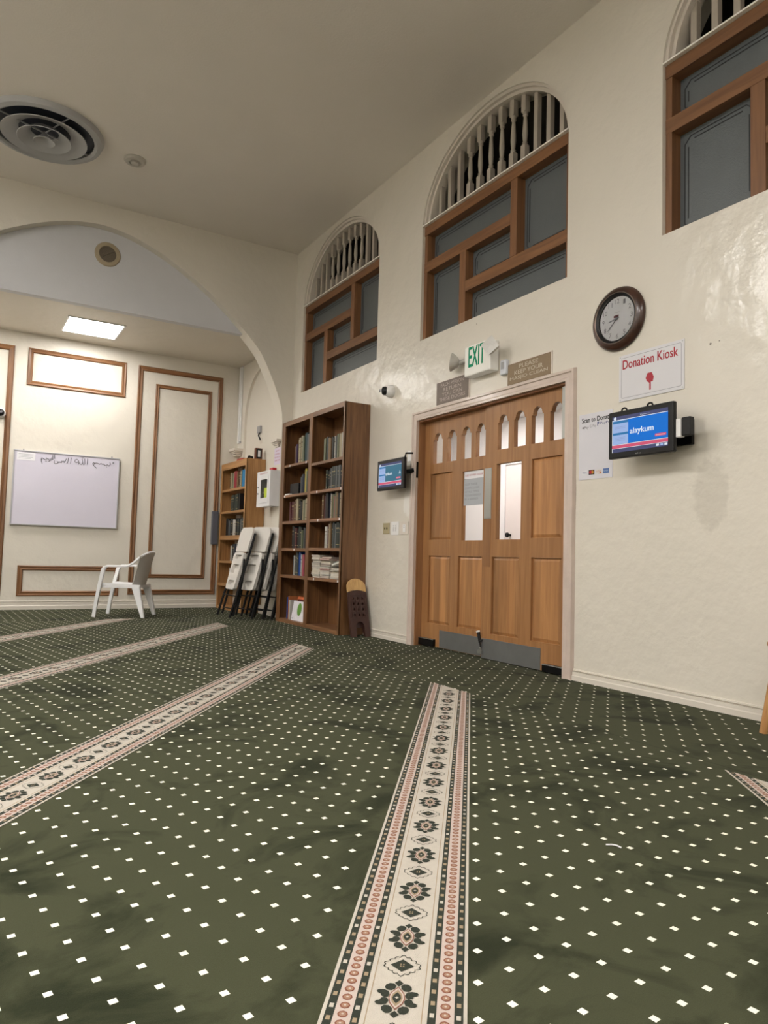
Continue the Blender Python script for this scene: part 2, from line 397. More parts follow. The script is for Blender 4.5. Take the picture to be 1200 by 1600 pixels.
# arched end wall of the hall
cx, ax_, zs, bz = -2.61, 2.467, 2.70, 2.125
def lens_arch():
    pts = []
    prof = [(-.143, 2.694), (-.16, 2.853), (-.226, 3.058), (-.329, 3.293), (-.49, 3.587), (-.682, 3.80), (-.795, 3.905), (-1.017, 4.105), (-1.304, 4.318), (-1.648, 4.529), (-1.979, 4.683), (-2.296, 4.783), (-2.61, 4.820)]
    out = []
    # smooth interpolation (Catmull-Rom)
    P = [Vector(p) for p in prof]; P = [P[0]*2-P[1]]+P+[Vector((2*cx-P[-2].x, P[-2].y))]
    for i in range(1, len(P)-2):
        for k in range(4):
            t = k/4; p0, p1, p2, p3 = P[i-1:i+3]
            out.append(.5*((2*p1)+(-p0+p2)*t+(2*p0-5*p1+4*p2-p3)*t*t+(-p0+3*p1-3*p2+p3)*t**3))
    out.append(P[-2])
    R_ = [(p.x, p.y) for p in out]
    L_ = [(2*cx-x, z) for x, z in reversed(R_[:-1])]
    return R_+L_
AR = lens_arch()
o2 = [(XL, 0), (2*cx+.143, 0)]+[(x, z) for x, z in reversed(AR)]+[(-.143, 0), (.3, 0), (.3, H), (XL, H)]
ar = MB().prism(o2, YF, Y1, Y1+.242, WALL2).build('wall_back', kind='structure')
# lunette wall above the alcove ceiling, a little behind the arch
MB().box(XL, -.1, YL, YL+.1, HL, H, LUN).build('wall_lunette', kind='structure')
MB().box(XL+.05, 0, YL+.101, Y2+.15, HL, HL+.1, WALL2).build('ceiling_alcove', kind='structure')
MB().box(XL, .2, Y2, Y2+.15, 0, HL+.1, WALL2).build('wall_alcove', kind='structure')
MB().prism([(Y1+.243, 0), (Y2, 0), (Y2, HL), (Y1+.243, HL)], XF, XA, -.08, WALL2,
           [arch_loop(9.98, .57, .002, 2.85, .80, 30)] if False else [[(9.42, .12), (10.75, .12), (10.75, 2.85)]+[(10.085+.665*math.cos(PI*i/24), 2.85+.80*math.sin(PI*i/24)) for i in range(1, 24)]+[(9.42, 2.85)]]).build('wall_alcove_right', kind='structure')
MB().box(-.08, .3, Y1+.243, Y2+.15, 0, HL, WALL2).build('wall_alcove_niche', kind='structure')
MB().box(XL-.3, 2*cx-XA, Y1+.243, Y2, 0, HL, WALL2).build('wall_alcove_left', kind='structure')
MB().box(XL, .3, -4.2, Y1, H, H+.1, CEIL).build('ceiling', kind='structure')
# left side: beam with open bays under it and a low-ceilinged aisle
MB().box(-9.2, XL, -4.2, Y1+.1, H, H+.1, CEIL).build('ceiling_aisle', kind='structure')
MB().box(-9.35, -9.2, -4.2, Y1+.1, 0, H+.1, WALL2).build('wall_aisle', kind='structure')
MB().box(-9.2, XL, Y1, Y1+.2, 0, H, WALL2).build('wall_aisle_end', kind='structure')
MB().box(-9.2, .3, -4.35, -4.2, 0, H+.1, WALL2).build('wall_front', kind='structure')
# corridor behind the doors, unlit gallery above it
MB().box(.3, 3.0, 2.4, 8.6, 2.72, 2.80, CORRW).build('ceiling_corridor', kind='structure')
MB().box(2.3, 2.4, 2.4, 8.6, 0, 2.72, CORRW).build('wall_corridor', kind='structure')
MB().box(.3, 2.3, 8.5, 8.6, 0, 2.72, CORRW).build('wall_corridor_end', kind='structure')
MB().box(.3, 2.3, 2.4, 2.5, 0, 2.72, CORRW).build('wall_corridor_near', kind='structure')
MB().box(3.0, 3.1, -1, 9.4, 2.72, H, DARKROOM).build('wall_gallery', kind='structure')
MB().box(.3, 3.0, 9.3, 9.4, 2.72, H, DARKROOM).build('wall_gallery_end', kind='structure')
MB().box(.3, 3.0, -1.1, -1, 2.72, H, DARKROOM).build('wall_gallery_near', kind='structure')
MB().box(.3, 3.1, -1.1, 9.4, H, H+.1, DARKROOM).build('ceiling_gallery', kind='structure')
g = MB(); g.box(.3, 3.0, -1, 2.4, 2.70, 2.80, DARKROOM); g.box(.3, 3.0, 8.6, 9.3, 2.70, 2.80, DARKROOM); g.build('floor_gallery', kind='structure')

def skirting(name, f, u0, u1, h, d=.022, mat=BASE):
    # stepped baseboard profile extruded along u; f(u, depth, z)
    prof = [(0, 0), (d, 0), (d, h*.40), (d*.72, h*.48), (d*.72, h*.74), (d*.12, h*.77), (d*.12, h*.83), (d*.6, h*.86), (d*.5, h*.97), (d*.2, h), (0, h)]
    mb = MB(); n = len(prof)
    vs = [f(u0, a, z) for a, z in prof]+[f(u1, a, z) for a, z in prof]
    mb.add(vs, [(i, (i+1) % n, (i+1) % n+n, i+n) for i in range(n)]+[tuple(range(n)), tuple(range(2*n-1, n-1, -1))], mat)
    return mb.build(name, kind='structure')
fx = lambda u, a, z: (-a, u, z)
skirting('baseboard_right', fx, -4.2, 3.828, .083)
skirting('baseboard_right', fx, 6.064, 6.94, .083)
skirting('baseboard_back', lambda u, a, z: (u, Y2-a, z), 2*cx-XA, XA, .125, .025)
# door casing
cs = MB()
cp = [(0, 0), (.030, 0), (.030, .018), (.022, .03), (.022, .06), (.032, .066), (.032, .085), (0, .092)]
def casing_leg(mb, y_in, sgn):
    n = len(cp)
    vs = [(-a, y_in+sgn*b, 0) for a, b in cp]+[(-a, y_in+sgn*b, DO[2]+b) for a, b in cp]
    mb.add(vs, [(i, (i+1) % n, (i+1) % n+n, i+n) for i in range(n)]+[tuple(range(n)), tuple(range(2*n-1, n-1, -1))], CASING)
casing_leg(cs, DO[0], -1); casing_leg(cs, DO[1], 1)
n = len(cp)
cs.add([(-a, DO[0]-b, DO[2]+b) for a, b in cp]+[(-a, DO[1]+b, DO[2]+b) for a, b in cp], [(i, (i+1) % n, (i+1) % n+n, i+n) for i in range(n)], CASING)
cs.build('trim_1', kind='structure')
jb = MB(); jb.box(.001, .16, DO[1]-.012, DO[1], 0, DO[2], JAMB); jb.box(.001, .16, DO[0], DO[0]+.012, 0, DO[2], JAMB); jb.box(.001, .16, DO[0]+.012, DO[1]-.012, DO[2]-.015, DO[2], JAMB)
jb.build('trim_2', kind='structure')

# ------------------------------------------------------------ arched windows
XW = .03
def window(k, yc, a):
    r = root('window_%d' % k, (0, yc, 3.06), kind='structure')
    yl, yr = yc+a, yc-a
    t = 4.25
    H1 = (3.765, 3.87); H2 = (3.365, 3.47)
    V1 = (yc-.389, yc-.304); V2 = (yc+.321, yc+.416)
    x0, x1 = XW, XW+.105
    m = MB(); m.box(x0-.004, x1, yr, yl, 4.155, t, WINW); m.box(x0, x1, V1[1], yl, *H1, WINW); m.box(x0, x1, yr, V2[0], *H2, WINW)
    m.build('rail', r, bevel=.004)
    m = MB(); m.box(x0+.002, x1, yl-.05, yl, 3.06, 4.155, WINV); m.box(x0+.002, x1, yr, yr+.05, 3.06, 4.155, WINV)
    m.box(x0, x1, V1[0], V1[1], H2[1], 4.155, WINV); m.box(x0, x1, V2[0], V2[1], 3.06, H1[0], WINV)
    m.build('stile', r, bevel=.004)
    xp = x1-.012
    for (a0, a1, b0, b1) in ((V1[1], yl-.05, H1[1], 4.155), (yr+.05, V1[0], H2[1], 4.155), (V1[1], V2[0], H2[1], H1[0]), (V2[1], yl-.05, 3.06, H1[0]), (yr+.05, V2[0], 3.06, H2[0])):
        p = MB().box(xp, xp+.008, a0, a1, b0, b1, PANE).build('pane', r)
        q = MB()
        for ins in (.035, .062):
            c = .045
            L_ = [(a0+ins+c, b0+ins), (a1-ins-c, b0+ins), (a1-ins, b0+ins+c), (a1-ins, b1-ins-c), (a1-ins-c, b1-ins), (a0+ins+c, b1-ins), (a0+ins, b1-ins-c), (a0+ins, b0+ins+c)]
            ctr = Vector(((a0+a1)/2, (b0+b1)/2))
            for i in range(8):
                if ins > .05 and i % 2 == 1: continue
                A = Vector(L_[i]); B = Vector(L_[(i+1) % 8]); d = (B-A).normalized(); nn = Vector((-d.y, d.x))*.003
                q.add([(xp-.003, *(A-nn)), (xp-.003, *(B-nn)), (xp-.003, *(B+nn)), (xp-.003, *(A+nn)), (xp, *(A-nn)), (xp, *(B-nn)), (xp, *(B+nn)), (xp, *(A+nn))],
                      [(0, 1, 2, 3), (0, 1, 5, 4), (1, 2, 6, 5), (2, 3, 7, 6), (3, 0, 4, 7)], CAME)
        q.build('leading', p)
    MB().box(-.004, .2, yr+.002, yl-.002, 4.25, 4.262, SILLW).build('sill', r)
    # arched inner trim ring
    tr = MB(); no = 40
    for (ro, ri, xa, xb) in ((0, .028, .02, .12), (.028, .058, .05, .16)):
        vs = []; fs = []
        for i in range(no+1):
            th = PI*i/no
            for rr in (ro, ri):
                for xx in (xa, xb):
                    vs.append((xx, yc+(a-rr)*math.cos(th), 4.262+(.768-rr)*math.sin(th)))
        for i in range(no):
            o = i*4; fs += [(o, o+4, o+6, o+2), (o+1, o+3, o+7, o+5), (o+2, o+6, o+7, o+3), (o, o+1, o+5, o+4)]
        tr.add(vs, fs, TRIMW)
    tr.build('arch_trim', r, smooth=True)
    for j in range(12):
        dy = (j-5.5)*.154; y = yc+dy; zt = 4.235+.795*math.sqrt(max(0, 1-(dy/a)**2))-.058; zb = 4.262; w = .0265; xc = .115
        b_ = MB()
        if 3 <= j <= 8:
            hb = .20; ht = .15
            b_.box(xc-w, xc+w, y-w, y+w, zb, zb+hb, BALW); b_.box(xc-w, xc+w, y-w, y+w, zt-ht, zt+.03, BALW)
            z0, z1 = zb+hb, zt-ht; L = z1-z0
            pr = [(.024, 0), (.028, .02), (.016, .035), (.020, .07), (.026, .085), (.016, .10), (.020, .18), (.025, .34), (.023, .5), (.018, .75), (.014, .87), (.024, .90), (.024, .92), (.015, .935), (.025, .97), (.028, 1)]
            b_.lathe([(rr, z*L) for rr, z in pr], (xc, y, z0), (0, 0, 1), BALW, 12, close=False)
        else:
            b_.box(xc-w*.85, xc+w*.85, y-w*.85, y+w*.85, zb, zt+.03, BALW)
        b_.build('baluster', r, smooth=True)
    return r
for k, (yc, a) in enumerate(WINS): window(k+1, yc, a)

# ------------------------------------------------------------ the two door leaves
def arched_light(y0, y1, z0, h=.30, hs=.235):
    w = y1-y0; n_ = .016; pts = [(y0, z0), (y1, z0), (y1, z0+hs), (y1-n_, z0+hs), (y1-n_, z0+hs+.014)]
    cyy = (y0+y1)/2; rr = w/2-n_-.004; zc = z0+hs+.014; rz = h-hs-.014
    for i in range(0, 13):
        t = PI*i/12; pts.append((cyy+rr*math.cos(t), zc+rz*math.sin(t)))
    pts += [(y0+n_, z0+hs+.014), (y0+n_, z0+hs), (y0, z0+hs)]
    return pts
def leaf(k, x, ya, yb, za, zb, lights, lz, glass, panels, kick, pivot):
    r = root('door_%d' % k, (x, (ya+yb)/2, 0), kind='structure')
    th = .045
    hs = [arched_light(a, b, lz) for a, b in lights]+[rect(*glass)]+[rect(*p) for p in panels]
    MB().prism(rect(ya, yb, za, zb), XF, x, x+th, DOORW, hs).build('leaf_frame', r, bevel=.003, seg=1)
    for a, b in lights: MB().prism(arched_light(a+.001, b-.001, lz+.001, .298), XF, x+.020, x+.025, GLASS).build('arched_pane', r)
    a, b, c, d = glass
    MB().box(x+.020, x+.025, a+.001, b-.001, c+.001, d-.001, GLASS).build('pane', r)
    for (a, b, c, d) in panels:
        m = MB(); e = .004; xs = x+.013; ins = .028
        m.box(xs+.006, x+th-.008, a+.0005, b-.0005, c+.0005, d-.0005, DOORP)
        A = [(xs+.006, a+e, c+e), (xs+.006, b-e, c+e), (xs+.006, b-e, d-e), (xs+.006, a+e, d-e)]
        Bq = [(xs-.004, a+ins, c+ins), (xs-.004, b-ins, c+ins), (xs-.004, b-ins, d-ins), (xs-.004, a+ins, d-ins)]
        m.add(A+Bq, [(0, 1, 5, 4), (1, 2, 6, 5), (2, 3, 7, 6), (3, 0, 4, 7), (4, 5, 6, 7)], DOORP)
        m.build('panel', r)
    a, b, c, d = kick
    MB().box(x-.003, x+.001, a, b, c, d, KICK).build('kick_plate', r, label='scuffed metal kick plate')
    a, b, c, d = pivot
    m = MB(); m.box(x-.03, x+.002, a, b, c, d, MATB); m.box(x-.033, x-.002, a, b, d-.006, d, STEEL); m.build('bottom_pivot', r, bevel=.002)
    return r
dl = leaf(1, .075, 4.963, 5.946, .012, 2.218, [(5.647, 5.805), (5.422, 5.570), (5.200, 5.350), (4.99, 5.131)], 1.79, (5.012, 5.318, 1.033, 1.672),
          [(5.485, 5.838, 1.04, 1.69), (5.486, 5.838, .232, .885), (5.012, 5.362, .236, .886)], (5.005, 5.63, .016, .178), (5.695, 5.945, .014, .083))
dr = leaf(2, .045, 3.934, 4.957, .010, 2.218, [(4.650, 4.788), (4.436, 4.580), (4.227, 4.367), (4.004, 4.154)], 1.813, (4.482, 4.794, 1.036, 1.69),
          [(4.016, 4.356, 1.047, 1.688), (4.492, 4.84, .226, .888), (4.018, 4.346, .226, .888)], (4.225, 4.957, .010, .180), (3.955, 4.18, .010, .068))
MB().box(.041, .046, 4.86, 4.955, 1.22, 1.665, STEEL).build('push_plate', dr, bevel=.001, label='grey metal push plate')
m = MB(); m.box(-.02, .044, 3.925, 3.962, 1.80, 2.20, STEEL); m.build('hinge_channel', dr, bevel=.003)
# worn strip below the push plate
MB().box(.042, .046, 4.862, 4.952, .80, 1.218, wood('worn_dark_edge', (.20, .09, .035), (.28, .13, .05), 'Z', 1.2)).build('wear_strip', dr)
# floor bolt where the leaves meet
m = MB(); m.tube([(.03, 4.985, .225), (.035, 4.965, .14)], .014, BLACK, 10); m.tube([(.028, 4.99, .24), (.03, 4.985, .225)], .018, WHITEP, 10)
m.tube([(.03, 4.93, .165), (.03, 4.965, .15), (.03, 4.95, .10)], .007, BLACK, 8); m.box(.02, .042, 4.925, 4.985, .045, .075, STEEL); m.tube([(.025, 4.955, .10), (.03, 4.957, .06)], .008, STEEL, 8)
m.build('door_bolt', dr, bevel=.001)
# corridor door seen through the glass
c = root('door_3', (2.3, 6.9, 0), kind='structure')
CD = plain('pale_pink_white_door', (.74, .66, .63), .5)
MB().box(2.25, 2.2995, 6.45, 7.25, 0, 2.1, CD).build('leaf', c, bevel=.004)
m = MB(); m.box(2.26, 2.2995, 7.27, 7.37, 0, 2.2, CORRW); m.box(2.26, 2.2995, 6.33, 6.43, 0, 2.2, CORRW); m.box(2.26, 2.2995, 6.43, 7.27, 2.12, 2.2, CORRW); m.build('door_frame', c, bevel=.003)
MB().lathe([(.0, -.07), (.03, -.068), (.034, -.05), (.02, -.03), (.014, 0)], (2.25, 7.14, 1.19), (1, 0, 0), MATB, 14).build('door_knob', c, smooth=True)

# ------------------------------------------------------------ wood panel mouldings on the alcove wall
def frame_y(label, x0, x1, z0, z1, w):
    r = root('wood_wall_frame', ((x0+x1)/2, Y2, z0), label, 'moulding')
    y1 = Y2-.0005; t = .022
    def bar(pts, mat, w_):
        # mitred bar with a raised middle: pts outer a,b and inner c,d (x,z)
        a, b, c, d = [Vector(p) for p in pts]
        m = MB(); k = [0, .18, .5, .82, 1]; hh = [.010, .020, .014, .020, .008]
        vs = []
        for t_, h_ in zip(k, hh):
            p = a.lerp(d, t_); q = b.lerp(c, t_)
            vs += [(p.x, y1-h_, p.y), (q.x, y1-h_, q.y)]
        vs += [(a.x, y1, a.y), (b.x, y1, b.y), (d.x, y1, d.y), (c.x, y1, c.y)]
        fs = [(i*2, i*2+1, i*2+3, i*2+2) for i in range(4)]+[(0, 10, 11, 1), (8, 9, 13, 12), (0, 2, 4, 6, 8, 12, 10), (1, 11, 13, 9, 7, 5, 3)]
        m.add(vs, fs, mat); return m
    O = [(x0, z0), (x1, z0), (x1, z1), (x0, z1)]; I = [(x0+w, z0+w), (x1-w, z0+w), (x1-w, z1-w), (x0+w, z1-w)]
    for i in range(4):
        j = (i+1) % 4
        bar((O[i], O[j], I[j], I[i]), OAKX if i % 2 == 0 else OAK, w).build('rail' if i % 2 == 0 else 'stile', r)
frame_y('tall outer oak moulding frame between the whiteboard and the small bookcase', -1.708, -.398, .200, 3.631, .075)
frame_y('narrow inner oak moulding frame nested in the tall frame behind the white armchair', -1.441, -.572, .448, 3.384, .058)
frame_y('small horizontal oak moulding frame above the whiteboard, under the ceiling light', -3.193, -1.874, 3.109, 3.635, .066)
frame_y('low horizontal oak moulding frame beneath the whiteboard, above the baseboard', -3.172, -1.84, .186, .609, .07)
frame_y('tall outer oak moulding frame cut by the left photo edge', -4.70, -3.362, .181, 3.631, .075)
frame_y('inner oak moulding frame left of the photo edge', -4.44, -3.60, .448, 3.384, .058)

# ------------------------------------------------------------ whiteboard
r = root('whiteboard', (-2.607, Y2, 1.158), 'wide whiteboard with Arabic handwriting hung on the alcove wall', 'whiteboard')
x0, x1, z0, z1 = -3.303, -1.911, 1.160, 2.192; yf = Y2-.035
MB().box(x0+.012, x1-.012, yf, Y2-.012, z0+.012, z1-.012, BOARD).build('board', r)
m = MB(); w = .016
for (a, b, c_, d) in ((x0, x1, z1-w, z1), (x0, x1, z0, z0+w), (x0, x0+w, z0+w, z1-w), (x1-w, x1, z0+w, z1-w)): m.box(a, b, yf-.008, Y2-.006, c_, d, ALU)
m.build('frame', r, bevel=.002)
m = MB()
STR = [[[-2.052,2.124],[-2.042,2.099],[-2.061,2.069],[-2.088,2.091],[-2.094,2.078],[-2.117,2.073],[-2.142,2.096],[-2.15,2.086],[-2.171,2.099],[-2.191,2.085],[-2.217,2.095],[-2.241,2.099],[-2.263,2.079],[-2.287,2.086],[-2.273,2.106],[-2.258,2.088]],[[-2.287,2.086],[-2.262,2.051],[-2.228,2.023]],[[-2.095,2.053],[-2.088,2.051]],[[-2.356,2.15],[-2.357,2.064]],[[-2.395,2.147],[-2.388,2.073],[-2.406,2.056],[-2.418,2.077],[-2.43,2.14]],[[-2.427,2.076],[-2.434,2.057],[-2.452,2.061],[-2.464,2.085]],[[-2.475,2.055],[-2.474,2.108],[-2.498,2.129],[-2.522,2.116],[-2.524,2.089],[-2.503,2.078],[-2.477,2.096]],[[-2.434,2.158],[-2.425,2.148],[-2.417,2.16],[-2.408,2.15]],[[-2.574,2.145],[-2.58,2.056]],[[-2.611,2.138],[-2.618,2.071],[-2.631,2.051]],[[-2.638,2.124],[-2.647,2.092],[-2.665,2.066]],[[-2.661,2.085],[-2.683,2.08],[-2.703,2.087],[-2.693,2.064],[-2.721,2.07],[-2.732,2.06],[-2.743,2.074]],[[-2.743,2.074],[-2.75,2.046],[-2.775,2.038],[-2.795,2.054],[-2.788,2.082]],[[-2.77,2.078],[-2.764,2.075]],[[-2.792,2.166],[-2.786,2.106]],[[-2.814,2.155],[-2.811,2.098],[-2.829,2.087]],[[-2.828,2.121],[-2.84,2.086],[-2.864,2.066]],[[-2.851,2.091],[-2.876,2.098],[-2.899,2.114],[-2.887,2.088],[-2.916,2.085],[-2.936,2.101],[-2.952,2.106],[-2.96,2.087],[-2.943,2.083]],[[-2.96,2.087],[-2.955,2.054],[-2.943,2.026]],[[-2.907,2.065],[-2.901,2.062]],[[-2.893,2.063],[-2.888,2.061]]]
for st in STR: m.tube([(a, yf-.0008, b) for a, b in st], .0042, INK, 5)
m.build('handwriting', r)
m = MB(); m.box(-3.262, -3.035, yf-.0015, yf-.0002, 2.055, 2.162, PAPER)
for zz in (2.137, 2.118, 2.098, 2.078): m.box(-3.245, -3.06-.03*(zz < 2.08), yf-.002, yf-.0014, zz, zz+.004, INKG)
m.build('taped_note', r)
MB().lathe([(.012, 0), (.012, .01)], (-2.005, yf-.012, 2.12), (0, 1, 0), INKG, 10).build('magnet', r)
for a in (-3.19, -2.03): MB().box(a, a+.015, Y2-.02, Y2-.003, 2.193, 2.213, INKG).build('hanging_clip', r)

# ------------------------------------------------------------ ceiling things
def panel_light(label, x0, x1, y0, y1, z, mat, group=None):
    r = root('ceiling_light', ((x0+x1)/2, (y0+y1)/2, z), label, 'ceiling light', group)
    m = MB(); w = .025
    for (a, b, c_, d) in ((x0, x1, y0, y0+w), (x0, x1, y1-w, y1), (x0, x0+w, y0+w, y1-w), (x1-w, x1, y0+w, y1-w)): m.box(a, b, c_, d, z-.012, z, WHITEP)
    m.build('frame', r, bevel=.003)
    MB().box(x0+w, x1-w, y0+w, y1-w, z-.008, z-.002, mat).build('diffuser', r)
panel_light('square lit ceiling panel in the alcove above the whiteboard', -2.85, -2.13, 9.85, 10.59, HL, PANELE)
panel_light('added second alcove ceiling panel, unseen, farther left outside the photo', -4.72, -4.0, 9.85, 10.59, HL, PANELE)  # added out of view so the alcove wall is lit evenly
def pendant(x, y, z, label):  # globes added out of view to brighten the hall and its ceiling
    r = root('added_pendant_lamp', (x, y, z), label, 'lamp', 'added globe lamps of the left aisle')
    MB().lathe([(.22*math.sin(PI*i/14), -.22*math.cos(PI*i/14)) for i in range(15)], (x, y, z), (0, 0, 1), HALLE, 22, False).build('globe', r, smooth=True)
    MB().tube([(x, y, z+.22), (x, y, H)], .012, BLACK, 8).build('rod', r)
for i, y in enumerate((7.0, 3.6, .2, -3.0)):
    pendant(-6.7, y, 3.55, 'added unseen white globe pendant lamp in the left aisle, %s from the arched end wall' % ('first', 'second', 'third', 'fourth')[i])
for i, y in enumerate((5.6, 2.4, -.8)):  # panels added out of view to brighten the lower walls
    panel_light('added unseen ceiling panel high over the left aisle, %s from the arched end wall' % ('first', 'second', 'third')[i], -7.4, -5.8, y-.55, y+.55, H, AISLE, 'added ceiling panels high over the left aisle')
panel_light('added unseen ceiling panel at the front end of the hall behind the viewer', -3.4, -1.8, -2.2, -1.4, H, PANELE)  # added behind the camera to light the hall
panel_light('lit ceiling panel of the corridor behind the doors, nearer one', .9, 1.6, 4.2, 5.0, 2.72, CORRE, 'corridor ceiling panels')
panel_light('lit ceiling panel of the corridor behind the doors, farther one', .9, 1.6, 6.6, 7.4, 2.72, CORRE, 'corridor ceiling panels')

NAVY = plain('dark_duct_metal', (.03, .035, .05), .5)
DIFW = plain('diffuser_paint', (.42, .42, .43), .42, coat=.2)
r = root('air_diffuser', (-3.385, 7.86, H), 'large round air diffuser with nested rings on the hall ceiling', 'air vent')
MB().lathe([(.0, -.004), (.50, -.004), (.50, -.001)], (-3.385, 7.86, H), (0, 0, 1), NAVY, 40).build('duct_opening', r)
MB().lathe([(.475, -.008), (.47, -.045), (.50, -.062), (.545, -.05), (.565, -.001), (.555, -.001), (.53, -.035), (.50, -.045), (.485, -.03), (.485, -.008)], (-3.385, 7.86, H), (0, 0, 1), DIFW, 48, False).build('outer_ring', r, smooth=True)
for rr, z0, w in ((.40, -.085, .16), (.25, -.105, .12), (.10, -.125, .10)):
    MB().lathe([(rr-w, -.02+.0), (rr-w*.6, z0+.045), (rr, z0), (rr+.004, z0+.006), (rr-w*.6+.006, z0+.055), (rr-w+.008, -.012)], (-3.385, 7.86, H), (0, 0, 1), DIFW, 44, False).build('cone_ring', r, smooth=True)
m = MB()
for k in range(4):
    t = k*PI/2+.4; d = Vector((math.cos(t), math.sin(t), 0)); c0 = Vector((-3.385, 7.86, H-.03)); m.tube([c0+d*.02, c0+d*.485], .008, DIFW, 6)
m.build('spider', r)
tag(MB().lathe([(.115, 0), (.115, -.012), (.10, -.03), (.065, -.034), (.06, -.02), (.045, -.02), (.04, -.045), (0, -.05)], (-2.49, 7.91, H), (0, 0, 1), plain('sprinkler_plate', (.52, .49, .44), .5), 28).build('sprinkler', smooth=True), 'small round sprinkler escutcheon on the ceiling right of the air diffuser', 'sprinkler')
r = root('wall_speaker', (-2.50, YL, 4.52), 'round beige speaker grille set in the lunette above the alcove', 'speaker')
MB().lathe([(.098, -.010), (.105, -.022), (.145, -.016), (.155, 0)], (-2.50, YL, 4.52), (0, 1, 0), plain('beige_speaker_rim', (.38, .31, .21), .5), 36, False).build('rim', r, smooth=True)
GR = plain('speaker_mesh', (.15, .12, .085), .6, bump=.8, bscale=160)
m = MB(); m.lathe([(.10, -.012), (.06, -.015), (0, -.016)], (-2.50, YL, 4.52), (0, 1, 0), GR, 30, False)
m.tube([(-2.56, YL-.018, 4.48), (-2.44, YL-.018, 4.56)], .006, GR, 6); m.build('grille', r, smooth=True)

